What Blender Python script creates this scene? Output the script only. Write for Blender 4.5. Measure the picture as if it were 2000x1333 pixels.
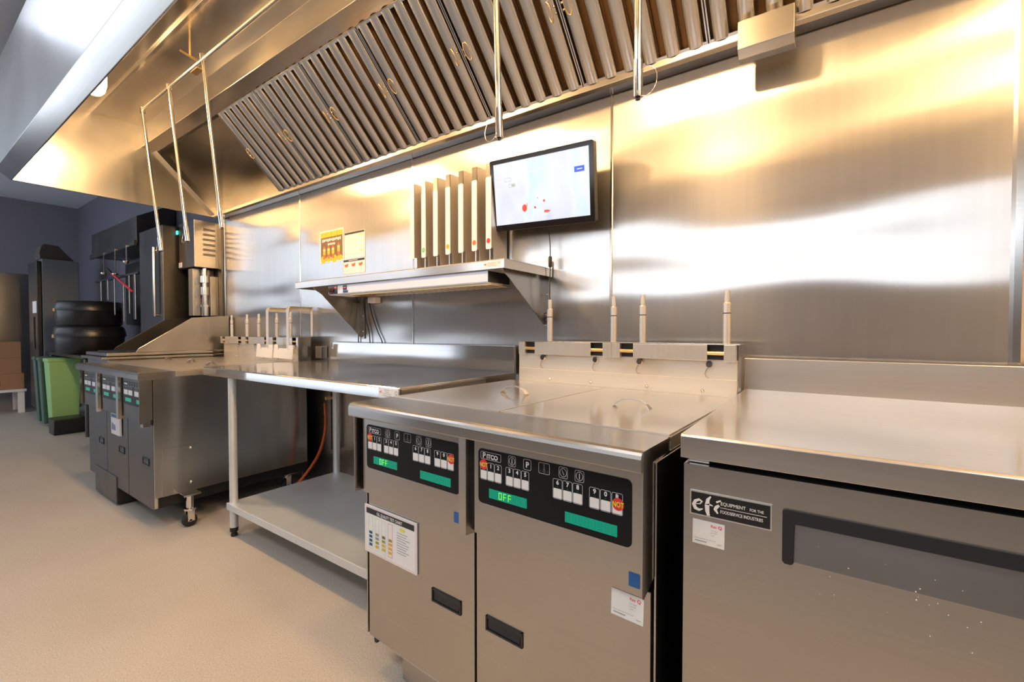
import bpy, bmesh, math, random
from mathutils import Vector, Matrix, Quaternion
random.seed(7)
for _o in list(bpy.data.objects): bpy.data.objects.remove(_o)
SC = bpy.context.scene
COL = SC.collection
PI = math.pi

# ------------------------------------------------------------------ camera
cd = bpy.data.cameras.new('camera'); cam = bpy.data.objects.new('camera', cd); COL.objects.link(cam)
cd.sensor_width = 36.0; cd.lens = 877.0/2000*36.0; cd.clip_start = 0.02; cd.clip_end = 60
cam.location = (0, -1.87, 1.12)
cam.rotation_euler = (math.radians(90-1.25), 0, math.radians(35.1))
SC.camera = cam
# ------------------------------------------------------------------ view
SC.view_settings.view_transform = 'Standard'; SC.view_settings.look = 'None'
SC.view_settings.gamma = 1.0; SC.view_settings.use_curve_mapping = False
SC.view_settings.exposure = 0.0
SC.cycles.adaptive_threshold = 0.015; SC.cycles.max_bounces = 7; SC.cycles.glossy_bounces = 5; SC.cycles.diffuse_bounces = 3; SC.cycles.transmission_bounces = 2; SC.cycles.sample_clamp_indirect = 6.0
# ------------------------------------------------------------------ world and room lights
W = bpy.data.worlds.new('world'); SC.world = W; W.use_nodes = True
W.node_tree.nodes['Background'].inputs[0].default_value = (0.75, 0.85, 1.0, 1)
W.node_tree.nodes['Background'].inputs[1].default_value = 0.6
def area(name, loc, rot, sx, sy, energy, color):
    l = bpy.data.lights.new(name, 'AREA'); l.shape = 'RECTANGLE'; l.size = sx; l.size_y = sy
    l.energy = energy; l.color = color
    o = bpy.data.objects.new(name, l); COL.objects.link(o); o.location = loc; o.rotation_euler = rot
    return o
# daylight through the shop-front windows opposite the cook line (facing +y)
area('daylight_shopfront', (-9.5, -4.42, 2.92), (math.radians(90), 0, 0), 7.6, 1.9, 72, (0.78, 0.87, 1.0))
area('daylight_glass_doors', (-9.5, -4.42, 0.48), (math.radians(90), 0, 0), 7.6, 0.85, 42, (0.78, 0.87, 1.0))
area('daylight_pass', (-1.6, -4.42, 2.13), (math.radians(90), 0, 0), 6.4, 0.52, 24, (0.90, 0.95, 1.0))
# ceiling troffers over the aisle, and one panel added to brighten the hood front
area('troffer_light_near', (-1.2, -2.9, 3.0), (0, 0, 0), 1.2, 0.6, 38, (0.98, 0.97, 1.0))
area('hood_front_fill', (-3.5, -1.85, 3.0), (0, 0, 0), 1.2, 0.6, 9, (0.78, 0.86, 1.0))  # unseen, added so the hood front mirrors pale blue light
area('troffer_light_right', (1.3, -2.9, 3.0), (0, 0, 0), 1.2, 0.6, 24, (1.0, 0.95, 0.90))
LAMP_STRENGTH = 285.0
LAMP_COLOR = (1.0, 0.63, 0.29)

# ------------------------------------------------------------------ materials
def new_mat(name):
    m = bpy.data.materials.new(name); m.use_nodes = True
    return m, m.node_tree, m.node_tree.nodes['Principled BSDF']
def simple(name, col, rough=0.5, metal=0.0, spec=0.5, emit=None, es=0.0, coat=0.0, noise=0.0):
    m, t, b = new_mat(name)
    b.inputs['Base Color'].default_value = (*col, 1); b.inputs['Roughness'].default_value = rough
    b.inputs['Metallic'].default_value = metal; b.inputs['Specular IOR Level'].default_value = spec
    if coat: b.inputs['Coat Weight'].default_value = coat
    if emit: b.inputs['Emission Color'].default_value = (*emit, 1); b.inputs['Emission Strength'].default_value = es
    if noise:
        n = t.nodes.new('ShaderNodeTexNoise'); n.inputs['Scale'].default_value = 9; n.inputs['Detail'].default_value = 4
        tc = t.nodes.new('ShaderNodeTexCoord'); t.links.new(tc.outputs['Object'], n.inputs['Vector'])
        mr = t.nodes.new('ShaderNodeMapRange'); mr.inputs[3].default_value = max(0.03, rough-noise); mr.inputs[4].default_value = rough+noise
        t.links.new(n.outputs[0], mr.inputs[0]); t.links.new(mr.outputs[0], b.inputs['Roughness'])
    return m
def steel(name, col=(0.62, 0.60, 0.575), rough=0.25, aniso=0.6, tan=(0, 0.35, 1), grain=(2, 60, 240), wave=0.0,
          wscale=(0.5, 1, 1.6), wdist=0.006, smudge=0.06, stain=0.0, scratch=0.25, soft=0.0, soft_rough=0.45):
    """brushed stainless steel: stretched grain, soft smudges, optional oil-canning of thin sheet"""
    m, t, b = new_mat(name); N, L = t.nodes, t.links
    tc = N.new('ShaderNodeTexCoord')
    def noise(sc, scale, detail=3):
        mp = N.new('ShaderNodeMapping'); mp.inputs['Scale'].default_value = sc; L.new(tc.outputs['Object'], mp.inputs[0])
        n = N.new('ShaderNodeTexNoise'); n.inputs['Scale'].default_value = scale; n.inputs['Detail'].default_value = detail
        L.new(mp.outputs[0], n.inputs['Vector']); return n
    g = noise(grain, 1.6, 2); s = noise((1, 1, 1), 2.2, 2)
    b.inputs['Metallic'].default_value = 1.0
    b.inputs['Anisotropic'].default_value = aniso
    cx = N.new('ShaderNodeCombineXYZ'); v = Vector(tan).normalized()
    for i in range(3): cx.inputs[i].default_value = v[i]
    L.new(cx.outputs[0], b.inputs['Tangent'])
    # base colour: a little lighter and darker along the grain
    mx = N.new('ShaderNodeMix'); mx.data_type = 'RGBA'
    mx.inputs['A'].default_value = (*[c*0.93 for c in col], 1); mx.inputs['B'].default_value = (*[min(1, c*1.06) for c in col], 1)
    L.new(g.outputs[0], mx.inputs['Factor']); out = mx.outputs['Result']
    if stain:
        st = noise((1, 1, 1.6), 2.6, 4); r = N.new('ShaderNodeMapRange'); r.interpolation_type = 'SMOOTHSTEP'; r.inputs[1].default_value = 0.42; r.inputs[2].default_value = 0.75
        r.inputs[4].default_value = stain; L.new(st.outputs[0], r.inputs[0])
        m2 = N.new('ShaderNodeMix'); m2.data_type = 'RGBA'; m2.inputs['B'].default_value = (0.55, 0.36, 0.12, 1)
        L.new(r.outputs[0], m2.inputs['Factor']); L.new(out, m2.inputs['A']); out = m2.outputs['Result']
    L.new(out, b.inputs['Base Color'])
    # roughness
    mr = N.new('ShaderNodeMapRange'); mr.interpolation_type = 'SMOOTHSTEP'; mr.inputs[1].default_value = 0.3; mr.inputs[2].default_value = 0.7
    mr.inputs[3].default_value = rough-smudge; mr.inputs[4].default_value = rough+smudge
    L.new(s.outputs[0], mr.inputs[0]); L.new(mr.outputs[0], b.inputs['Roughness'])
    bp = N.new('ShaderNodeBump'); bp.inputs['Strength'].default_value = 0.08*scratch*4; bp.inputs['Distance'].default_value = 0.00012
    L.new(g.outputs[0], bp.inputs['Height'])
    if wave:
        w = noise(wscale, 1.0, 1); b2 = N.new('ShaderNodeBump'); b2.inputs['Strength'].default_value = wave; b2.inputs['Distance'].default_value = wdist
        L.new(w.outputs[0], b2.inputs['Height']); L.new(b2.outputs[0], bp.inputs['Normal'])
    L.new(bp.outputs[0], b.inputs['Normal'])
    if soft:   # part of the light is scattered much wider by the coarse grain
        b3 = N.new('ShaderNodeBsdfAnisotropic'); b3.inputs['Roughness'].default_value = soft_rough; b3.inputs['Anisotropy'].default_value = aniso*0.4
        L.new(out, b3.inputs['Color']); L.new(bp.outputs[0], b3.inputs['Normal']); L.new(cx.outputs[0], b3.inputs['Tangent'])
        ms = N.new('ShaderNodeMixShader'); ms.inputs[0].default_value = soft
        L.new(b.outputs[0], ms.inputs[1]); L.new(b3.outputs[0], ms.inputs[2]); L.new(ms.outputs[0], N['Material Output'].inputs[0])
    return m
M = {}
M['wall_steel'] = steel('wall_steel', (0.64, 0.62, 0.595), 0.205, 0.95, (1, 0, 0), (26, 2, 1.2), wave=1.0, wscale=(0.8, 1, 2.9), wdist=0.022, smudge=0.012, soft=0.27, soft_rough=0.42, scratch=0.015)
M['hood_steel'] = steel('hood_steel', (0.60, 0.57, 0.53), 0.225, 0.4, (1, 0.2, 0.1), (3, 60, 60), wave=0.8, wscale=(0.9, 1.1, 1.3), wdist=0.02, smudge=0.03)
M['hood_skin'] = steel('hood_skin', (0.62, 0.615, 0.61), 0.36, 0.6, (0, 0.2, 1), (3, 60, 60), wave=0.5, wscale=(1.5, 1, 1), wdist=0.012, smudge=0.02)
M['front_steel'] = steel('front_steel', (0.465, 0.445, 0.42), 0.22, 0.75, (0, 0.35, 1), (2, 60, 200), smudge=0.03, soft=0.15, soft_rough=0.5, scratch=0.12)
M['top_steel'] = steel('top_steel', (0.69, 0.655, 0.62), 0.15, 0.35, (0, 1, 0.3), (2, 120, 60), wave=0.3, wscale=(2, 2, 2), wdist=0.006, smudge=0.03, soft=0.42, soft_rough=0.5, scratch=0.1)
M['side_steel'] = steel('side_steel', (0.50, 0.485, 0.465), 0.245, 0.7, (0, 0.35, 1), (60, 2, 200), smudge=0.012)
M['stain_steel'] = steel('stain_steel', (0.84, 0.79, 0.70), 0.22, 0.5, (0, 0.35, 1), (2, 60, 200), smudge=0.03, stain=0.5, soft=0.75, soft_rough=0.55)
M['bright_steel'] = steel('bright_steel', (0.70, 0.68, 0.65), 0.18, 0.3, (0, 0.3, 1), (3, 90, 90), smudge=0.02)
M['lift_steel'] = steel('lift_steel', (0.74, 0.70, 0.63), 0.22, 0.3, (0, 0.3, 1), (60, 3, 3), smudge=0.03, soft=0.55, soft_rough=0.55)
M['table_steel'] = steel('table_steel', (0.60, 0.585, 0.57), 0.09, 0.2, (0, 1, 0.3), (2, 120, 60), wave=0.3, wscale=(2, 2, 2), wdist=0.003, smudge=0.02, soft=0.22, soft_rough=0.4, scratch=0.08)
M['baffle_steel'] = steel('baffle_steel', (0.64, 0.62, 0.60), 0.20, 0.3, (1, 0, 0), (70, 3, 3), stain=0.12, smudge=0.05)
M['baffle_back_shaded'] = simple('baffle_back_shaded', (0.14, 0.075, 0.03), 0.4, 0.7)  # back row coloured dark to stand in for shade between the slats
M['galv'] = steel('galv', (0.72, 0.76, 0.78), 0.46, 0.0, (0, 0, 1), (6, 6, 6), smudge=0.05, scratch=0.1)
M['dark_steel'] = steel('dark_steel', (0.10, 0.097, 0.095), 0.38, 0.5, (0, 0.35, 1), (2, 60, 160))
M['body_dark'] = simple('body_dark', (0.03, 0.03, 0.03), 0.4, 0.6)
M['chrome'] = simple('chrome', (0.78, 0.76, 0.73), 0.12, 1.0)
M['pipe'] = simple('pipe', (0.74, 0.70, 0.66), 0.2, 1.0, noise=0.06)
M['post_metal'] = simple('post_metal', (0.80, 0.75, 0.69), 0.36, 0.85)
M['soft_steel'] = steel('soft_steel', (0.62, 0.58, 0.545), 0.24, 0.6, (0, 0.35, 1), (60, 3, 3), smudge=0.02, soft=0.6, soft_rough=0.55)
M['galv'].node_tree.nodes['Principled BSDF'].inputs['Metallic'].default_value = 0.62
M['brass'] = simple('brass', (0.78, 0.55, 0.26), 0.3, 1.0)
M['black'] = simple('black', (0.010, 0.010, 0.011), 0.35)
M['panel_black'] = simple('panel_black', (0.009, 0.009, 0.010), 0.45, spec=0.18)
M['black_gloss'] = simple('black_gloss', (0.008, 0.008, 0.010), 0.12)
M['rubber'] = simple('rubber', (0.016, 0.016, 0.017), 0.7)
M['handle_black'] = simple('handle_black', (0.011, 0.013, 0.018), 0.42)
M['white'] = simple('white', (0.80, 0.79, 0.77), 0.5)
M['label_white_daylit'] = simple('label_white_daylit', (0.66, 0.74, 0.92), 0.4)  # white tinted blue to stand in for cool daylight against the warm lamps
M['key_white'] = simple('key_white', (0.80, 0.79, 0.76), 0.4)
M['ink_white'] = simple('ink_white', (0.78, 0.78, 0.77), 0.5)
M['ink_grey'] = simple('ink_grey', (0.30, 0.30, 0.30), 0.5)
M['ink_black'] = simple('ink_black', (0.02, 0.02, 0.02), 0.5)
M['ink_red'] = simple('ink_red', (0.75, 0.03, 0.03), 0.45)
M['ink_orange'] = simple('ink_orange', (0.85, 0.16, 0.03), 0.45)
M['ink_yellow'] = simple('ink_yellow', (0.92, 0.55, 0.02), 0.45)
M['ink_lime'] = simple('ink_lime', (0.72, 0.75, 0.08), 0.45)
M['ink_green'] = simple('ink_green', (0.10, 0.50, 0.12), 0.45)
M['ink_navy'] = simple('ink_navy', (0.02, 0.06, 0.22), 0.45)
M['ink_olive'] = simple('ink_olive', (0.30, 0.30, 0.05), 0.45)
M['ink_brown'] = simple('ink_brown', (0.20, 0.11, 0.04), 0.45)
M['ink_amber'] = simple('ink_amber', (0.72, 0.42, 0.02), 0.45)
M['ink_lightgreen'] = simple('ink_lightgreen', (0.35, 0.80, 0.30), 0.5)
M['sticker_blue'] = simple('sticker_blue', (0.01, 0.10, 0.32), 0.35)
M['lcd'] = simple('lcd', (0.0, 0.14, 0.09), 0.4, spec=0.3, emit=(0.0, 0.34, 0.20), es=0.55)
M['lcd_seg'] = simple('lcd_seg', (0.0, 0.16, 0.10), 0.3, emit=(0.01, 0.20, 0.12), es=0.5)
M['lcd_on'] = simple('lcd_on', (0.3, 0.9, 0.0), 0.3, emit=(0.25, 1.0, 0.02), es=1.0)
M['led_off'] = simple('led_off', (0.0, 0.05, 0.03), 0.3)
M['paper'] = simple('paper', (0.82, 0.81, 0.80), 0.55)
M['laminate'] = simple('laminate', (0.82, 0.81, 0.80), 0.22, coat=0.4)
M['wood_handle'] = simple('wood_handle', (0.72, 0.66, 0.58), 0.35, 0.6)
M['cable'] = simple('cable', (0.012, 0.012, 0.012), 0.5)
M['orange_hose'] = simple('orange_hose', (0.55, 0.10, 0.02), 0.45)
M['cardboard'] = simple('cardboard', (0.36, 0.20, 0.11), 0.8)
M['bin_green'] = simple('bin_green', (0.28, 0.52, 0.20), 0.5)
M['bin_dark_green'] = simple('bin_dark_green', (0.05, 0.12, 0.09), 0.5)
M['bag'] = simple('bag', (0.05, 0.035, 0.03), 0.6)
M['end_wall'] = simple('end_wall', (0.22, 0.21, 0.245), 0.5)
M['dark_wall'] = simple('dark_wall', (0.13, 0.13, 0.165), 0.5)
M['oppo_low'] = simple('oppo_low', (0.10, 0.08, 0.07), 0.7)
M['grey_paint'] = simple('grey_paint', (0.13, 0.15, 0.17), 0.4)
M['oppo_high'] = simple('oppo_high', (0.80, 0.66, 0.52), 0.7)
M['ceiling_mat'] = simple('ceiling_mat', (0.62, 0.65, 0.72), 0.8)
M['red_light'] = simple('red_light', (0.8, 0.05, 0.02), 0.3, emit=(1.0, 0.10, 0.03), es=0.8)
M['cyan_light'] = simple('cyan_light', (0.1, 0.7, 0.7), 0.3, emit=(0.05, 0.8, 0.75), es=1.2)
M['screen_blue'] = simple('screen_blue', (0.02, 0.05, 0.6), 0.3, emit=(0.03, 0.09, 0.75), es=0.9)
M['screen_red'] = simple('screen_red', (0.8, 0.03, 0.02), 0.3, emit=(0.9, 0.07, 0.05), es=0.9)
M['screen_grey'] = simple('screen_grey', (0.2, 0.25, 0.3), 0.3, emit=(0.18, 0.24, 0.30), es=0.9)
M['screen_pale'] = simple('screen_pale', (0.5, 0.5, 0.5), 0.3, emit=(0.58, 0.66, 0.74), es=0.9)
def lamp_mat():
    m, t, b = new_mat('lamp_glass')
    b.inputs['Emission Color'].default_value = (*LAMP_COLOR, 1); b.inputs['Emission Strength'].default_value = LAMP_STRENGTH
    return m
M['lamp'] = lamp_mat()
def screen_mat():
    m, t, b = new_mat('screen_glow'); N, L = t.nodes, t.links
    b.inputs['Base Color'].default_value = (0.02, 0.02, 0.02, 1); b.inputs['Roughness'].default_value = 0.2
    tc = N.new('ShaderNodeTexCoord'); mp = N.new('ShaderNodeMapping'); mp.inputs['Rotation'].default_value = (0, 0.5, 0)
    mp.inputs['Scale'].default_value = (5.0, 1, 1.6); L.new(tc.outputs['Object'], mp.inputs[0])
    n = N.new('ShaderNodeTexNoise'); n.inputs['Scale'].default_value = 1.6; n.inputs['Detail'].default_value = 1.5; n.inputs['Distortion'].default_value = 0.8
    L.new(mp.outputs[0], n.inputs['Vector'])
    cr = N.new('ShaderNodeValToRGB'); e = cr.color_ramp.elements
    e[0].position = 0.3; e[0].color = (0.68, 0.90, 0.97, 1); e[1].position = 0.78; e[1].color = (0.76, 0.75, 0.96, 1)
    k = e.new(0.5); k.color = (0.88, 0.94, 1.0, 1)
    L.new(n.outputs[0], cr.inputs[0]); L.new(cr.outputs[0], b.inputs['Emission Color']); b.inputs['Emission Strength'].default_value = 1.0
    return m
M['screen'] = screen_mat()
def floor_mat():
    m, t, b = new_mat('floor_epoxy'); N, L = t.nodes, t.links
    tc = N.new('ShaderNodeTexCoord')
    n1 = N.new('ShaderNodeTexNoise'); n1.inputs['Scale'].default_value = 190; n1.inputs['Detail'].default_value = 6; L.new(tc.outputs['Object'], n1.inputs['Vector'])
    n2 = N.new('ShaderNodeTexNoise'); n2.inputs['Scale'].default_value = 1.3; n2.inputs['Detail'].default_value = 4; L.new(tc.outputs['Object'], n2.inputs['Vector'])
    cr = N.new('ShaderNodeValToRGB'); e = cr.color_ramp.elements
    e[0].position = 0.32; e[0].color = (0.42, 0.37, 0.315, 1); e[1].position = 0.62; e[1].color = (0.57, 0.52, 0.455, 1)
    L.new(n1.outputs[0], cr.inputs[0])
    mx = N.new('ShaderNodeMix'); mx.data_type = 'RGBA'; mx.blend_type = 'MULTIPLY'; mx.inputs['Factor'].default_value = 0.35
    c2 = N.new('ShaderNodeValToRGB'); e = c2.color_ramp.elements; e[0].position = .35; e[0].color = (0.72, 0.70, 0.68, 1); e[1].position = .65; e[1].color = (1, 1, 1, 1)
    L.new(n2.outputs[0], c2.inputs[0]); L.new(cr.outputs[0], mx.inputs['A']); L.new(c2.outputs[0], mx.inputs['B']); L.new(mx.outputs['Result'], b.inputs['Base Color'])
    b.inputs['Roughness'].default_value = 0.5
    bp = N.new('ShaderNodeBump'); bp.inputs['Strength'].default_value = 0.25; bp.inputs['Distance'].default_value = 0.002
    L.new(n1.outputs[0], bp.inputs['Height']); L.new(bp.outputs[0], b.inputs['Normal'])
    return m
M['floor'] = floor_mat()

# ------------------------------------------------------------------ mesh builder
class MB:
    def __init__(s): s.v = []; s.f = []; s.m = []; s.sm = []
    def add(s, vs, fs, m, smooth=False):
        o = len(s.v); s.v += [tuple(p) for p in vs]
        for f in fs:
            s.f.append([i+o for i in f]); s.m.append(m); s.sm.append(smooth)
        return s
    def box(s, x0, x1, y0, y1, z0, z1, m='front_steel'):
        if x0 > x1: x0, x1 = x1, x0
        if y0 > y1: y0, y1 = y1, y0
        if z0 > z1: z0, z1 = z1, z0
        vs = [(x0,y0,z0),(x1,y0,z0),(x1,y1,z0),(x0,y1,z0),(x0,y0,z1),(x1,y0,z1),(x1,y1,z1),(x0,y1,z1)]
        return s.add(vs, [(3,2,1,0),(4,5,6,7),(0,1,5,4),(1,2,6,5),(2,3,7,6),(3,0,4,7)], m)
    def prism(s, prof, axis, a0, a1, m='front_steel', smooth=False):
        """prof: list of 2D points; axis x -> (y,z), y -> (x,z), z -> (x,y)"""
        n = len(prof)
        def P(a, p): return {'x': (a, p[0], p[1]), 'y': (p[0], a, p[1]), 'z': (p[0], p[1], a)}[axis]
        vs = [P(a0, p) for p in prof]+[P(a1, p) for p in prof]
        s.add(vs, [tuple(range(n)), tuple(range(2*n-1, n-1, -1))], m)
        o = len(s.v)-2*n
        for i in range(n):
            j = (i+1) % n; s.f.append([o+i, o+n+i, o+n+j, o+j]); s.m.append(m); s.sm.append(smooth)
        return s
    def cyl(s, p0, p1, r, m='chrome', n=20, r1=None, cap=True):
        p0, p1 = Vector(p0), Vector(p1); r1 = r if r1 is None else r1
        d = (p1-p0).normalized(); a = d.orthogonal().normalized(); b = d.cross(a)
        vs = []
        for p, rr in ((p0, r), (p1, r1)):
            for i in range(n):
                t = 2*PI*i/n; vs.append(p+a*math.cos(t)*rr+b*math.sin(t)*rr)
        s.add(vs, [(i, (i+1) % n, n+(i+1) % n, n+i) for i in range(n)], m, True)
        if cap:
            s.add(vs[:n], [tuple(range(n-1, -1, -1))], m); s.add(vs[n:], [tuple(range(n))], m)
        return s
    def tube(s, pts, r, m='cable', n=10, closed=False):
        pts = [Vector(p) for p in pts]; N = len(pts); vs = []; prev = None
        for i, p in enumerate(pts):
            if closed: d = (pts[(i+1) % N]-pts[i-1]).normalized()
            else: d = (pts[min(i+1, N-1)]-pts[max(i-1, 0)]).normalized()
            a = (d.orthogonal() if prev is None else (prev-d*prev.dot(d))).normalized(); prev = a; b = d.cross(a)
            for k in range(n):
                t = 2*PI*k/n; vs.append(p+(a*math.cos(t)+b*math.sin(t))*r)
        fs = []
        for i in range(N if closed else N-1):
            j = (i+1) % N
            for k in range(n): fs.append((i*n+k, i*n+(k+1) % n, j*n+(k+1) % n, j*n+k))
        s.add(vs, fs, m, True)
        if not closed:
            s.add(vs[:n], [tuple(range(n-1, -1, -1))], m); s.add(vs[-n:], [tuple(range(n))], m)
        return s
    def lathe(s, prof, c, m='chrome', axis=(0, 0, 1), n=24):
        """prof: list of (radius, height) along axis from c"""
        c = Vector(c); d = Vector(axis).normalized(); a = d.orthogonal().normalized(); b = d.cross(a); vs = []
        for r, h in prof:
            for i in range(n):
                t = 2*PI*i/n; vs.append(c+d*h+(a*math.cos(t)+b*math.sin(t))*max(r, 1e-4))
        fs = [(k*n+i, k*n+(i+1) % n, (k+1)*n+(i+1) % n, (k+1)*n+i) for k in range(len(prof)-1) for i in range(n)]
        s.add(vs, fs, m, True)
        s.add(vs[:n], [tuple(range(n-1, -1, -1))], m); s.add(vs[-n:], [tuple(range(n))], m)
        return s
    # ---- flat graphics in a plane facing -y: (x, z) positions at depth y
    def rr_pts(s, x0, x1, z0, z1, r, n=6):
        r = min(r, abs(x1-x0)/2-1e-5, abs(z1-z0)/2-1e-5); pts = []
        for cx, cz, a in ((x1-r, z1-r, 0), (x0+r, z1-r, 90), (x0+r, z0+r, 180), (x1-r, z0+r, 270)):
            for k in range(n+1):
                t = math.radians(a+90*k/n); pts.append((cx+r*math.cos(t), cz+r*math.sin(t)))
        return pts
    def rrect(s, x0, x1, z0, z1, r, y, m, t=0.0003, n=6):
        return s.prism(s.rr_pts(x0, x1, z0, z1, r, n), 'y', y-t, y, m)
    def ring(s, x0, x1, z0, z1, r, w, y, m, t=0.0003, n=6):
        a = s.rr_pts(x0, x1, z0, z1, r, n); b = s.rr_pts(x0+w, x1-w, z0+w, z1-w, max(r-w, 0.0002), n); N = len(a)
        vs = [(p[0], y-t, p[1]) for p in a]+[(p[0], y-t, p[1]) for p in b]
        return s.add(vs, [(i, i+N, (i+1) % N+N, (i+1) % N) for i in range(N)], m)
    def circle_ring(s, cx, cz, rx, rz, w, y, m, n=28):
        vs = []
        for q in (0, 1):
            for i in range(n):
                t = 2*PI*i/n; vs.append((cx+(rx-q*w)*math.cos(t), y, cz+(rz-q*w)*math.sin(t)))
        return s.add(vs, [(i, i+n, (i+1) % n+n, (i+1) % n) for i in range(n)], m)
    def disc(s, cx, cz, rx, rz, y, m, t=0.0003, n=28):
        return s.prism([(cx+rx*math.cos(2*PI*i/n), cz+rz*math.sin(2*PI*i/n)) for i in range(n)], 'y', y-t, y, m)
    def fr(s, x0, x1, z0, z1, y, m, t=0.0003): return s.box(x0, x1, y-t, y, z0, z1, m)
    def text(s, body, x, z, size, y, m, sx=1.0, align='LEFT', bold=0.0, rot=0.0, smallcaps=False):
        """lettering facing -y, baseline at z"""
        cu = bpy.data.curves.new('t', 'FONT'); cu.body = body; cu.size = size; cu.align_x = align; cu.offset = bold
        cu.resolution_u = 3; cu.fill_mode = 'FRONT'
        o = bpy.data.objects.new('t', cu); COL.objects.link(o)
        dg = bpy.context.evaluated_depsgraph_get(); me = o.evaluated_get(dg).to_mesh()
        c, q = math.cos(rot), math.sin(rot)
        vs = [(x+(v.co.x*sx*c-v.co.y*q), y, z+(v.co.x*sx*q+v.co.y*c)) for v in me.vertices]
        s.add(vs, [tuple(p.vertices) for p in me.polygons], m)
        o.evaluated_get(dg).to_mesh_clear(); bpy.data.objects.remove(o); bpy.data.curves.remove(cu)
        return s
    def xf(s, mat):
        s.v = [tuple(mat @ Vector(p)) for p in s.v]; return s
    def build(s, name, parent=None, bevel=0.0, seg=2, fix=True):
        me = bpy.data.meshes.new(name); slots = []
        for m in s.m:
            if m not in slots: slots.append(m)
        me.from_pydata(s.v, [], s.f)
        for m in slots: me.materials.append(M[m])
        for i, p in enumerate(me.polygons): p.material_index = slots.index(s.m[i]); p.use_smooth = s.sm[i]
        if fix:
            bm = bmesh.new(); bm.from_mesh(me); bmesh.ops.recalc_face_normals(bm, faces=bm.faces); bm.to_mesh(me); bm.free()
        me.update()
        o = bpy.data.objects.new(name, me); COL.objects.link(o)
        if parent: o.parent = parent
        if bevel:
            b = o.modifiers.new('bevel', 'BEVEL'); b.width = bevel; b.segments = seg; b.limit_method = 'ANGLE'; b.angle_limit = math.radians(40)
            b.harden_normals = False
        return o
def tag(o, label, cat, group=None, kind=None):
    o['label'] = label; o['category'] = cat
    if group: o['group'] = group
    if kind: o['kind'] = kind
    return o
def thing(name, label, cat, loc=(0, 0, 0), rz=0.0, group=None):
    o = bpy.data.objects.new(name, None); COL.objects.link(o); o.empty_display_size = 0.05
    o.location = loc; o.rotation_euler = (0, 0, rz)
    return tag(o, label, cat, group)
def struct(o, label=None):
    o['kind'] = 'structure'
    if label: o['label'] = label
    return o
def dup(root, loc=None, label=None, rz=None):
    r = root.copy(); COL.objects.link(r)
    if loc is not None: r.location = loc
    if rz is not None: r.rotation_euler = (0, 0, rz)
    if label: r['label'] = label
    for ch in list(root.children):
        c = ch.copy(); COL.objects.link(c); c.parent = r
        for g in list(ch.children):
            d = g.copy(); COL.objects.link(d); d.parent = c
    return r
def arc(p0, p1, sag, n=12, axis=(0, 0, 1)):
    p0, p1, ax = Vector(p0), Vector(p1), Vector(axis)
    return [p0.lerp(p1, i/n)+ax*sag*math.sin(PI*i/n) for i in range(n+1)]

# ================================================================== THE SETTING
CEIL = 3.03
struct(MB().box(-14, 3.4, -4.5, 0.1, -0.1, 0.0, 'floor').build('floor'), 'beige speckled epoxy floor')
cm = MB().box(-14, 3.4, -2.4, 0.1, CEIL, CEIL+0.1, 'ceiling_mat'); cm.box(-14, 3.4, -2.42, -2.4, CEIL, 4.0, 'ceiling_mat'); cm.box(-14, 3.4, -4.6, -2.42, 4.0, 4.1, 'ceiling_mat')
struct(cm.build('ceiling'))
struct(MB().box(-9.7, -9.6, -1.6, 0.1, -0.1, CEIL, 'end_wall').build('wall_left'), 'dim grey end wall')
struct(MB().box(-14.1, -14, -4.5, 0.1, -0.1, 4.0, 'dark_wall').build('wall_far'))
struct(MB().box(3.4, 3.5, -4.5, 0.1, -0.1, 4.0, 'oppo_high').build('wall_right'))
wf = MB()   # wall behind the camera, low part dark, openings for the daylight
wf.box(-14, -5.5, -4.6, -4.5, 0.92, 1.92, 'oppo_low'); wf.box(-14, -5.5, -4.6, -4.5, -0.1, 0.04, 'oppo_low'); wf.box(-5.5, 3.4, -4.6, -4.5, -0.1, 1.8, 'oppo_low')
wf.box(-5.5, 3.4, -4.6, -4.5, 2.44, 4.0, 'oppo_high'); wf.box(-5.7, -4.9, -4.6, -4.5, 1.8, 4.0, 'oppo_high')
struct(wf.build('wall_front'))
wb = struct(MB().box(-14, 3.4, 0.0, 0.1, -0.1, CEIL, 'dark_wall').build('wall_back'), 'wall behind the cook line')
seams = [-4.525, -3.262, -2.034, -0.779, 0.438, 1.66, 2.88]
for i in range(len(seams)-1):
    a, b = seams[i]+0.0015, seams[i+1]-0.0015
    mb = MB().box(a-(a+b)/2, b-(a+b)/2, -0.003, 0.003, -1.35, 1.08, 'wall_steel')
    o = mb.build('steel_panel', wb); o.location = ((a+b)/2, -0.0035, 1.36)
for i, x in enumerate(seams[:-1]):
    w = 0.007 if x not in (0.438,) else 0.016
    mb = MB().prism([(x-w, -0.0065), (x-w*0.5, -0.0105), (x+w*0.5, -0.0105), (x+w, -0.0065)], 'z', 0.01, 2.44, 'bright_steel')
    struct(mb.build('trim_%d' % (i+1), None), 'steel strip covering the joint between wall panels')
# corner post where the panelling ends
struct(MB().box(-4.60, -4.535, -0.03, -0.001, 0.0, 2.135, 'dark_steel').build('trim_7', None, 0.002), 'dark steel trim at the end of the wall panels')

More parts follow.
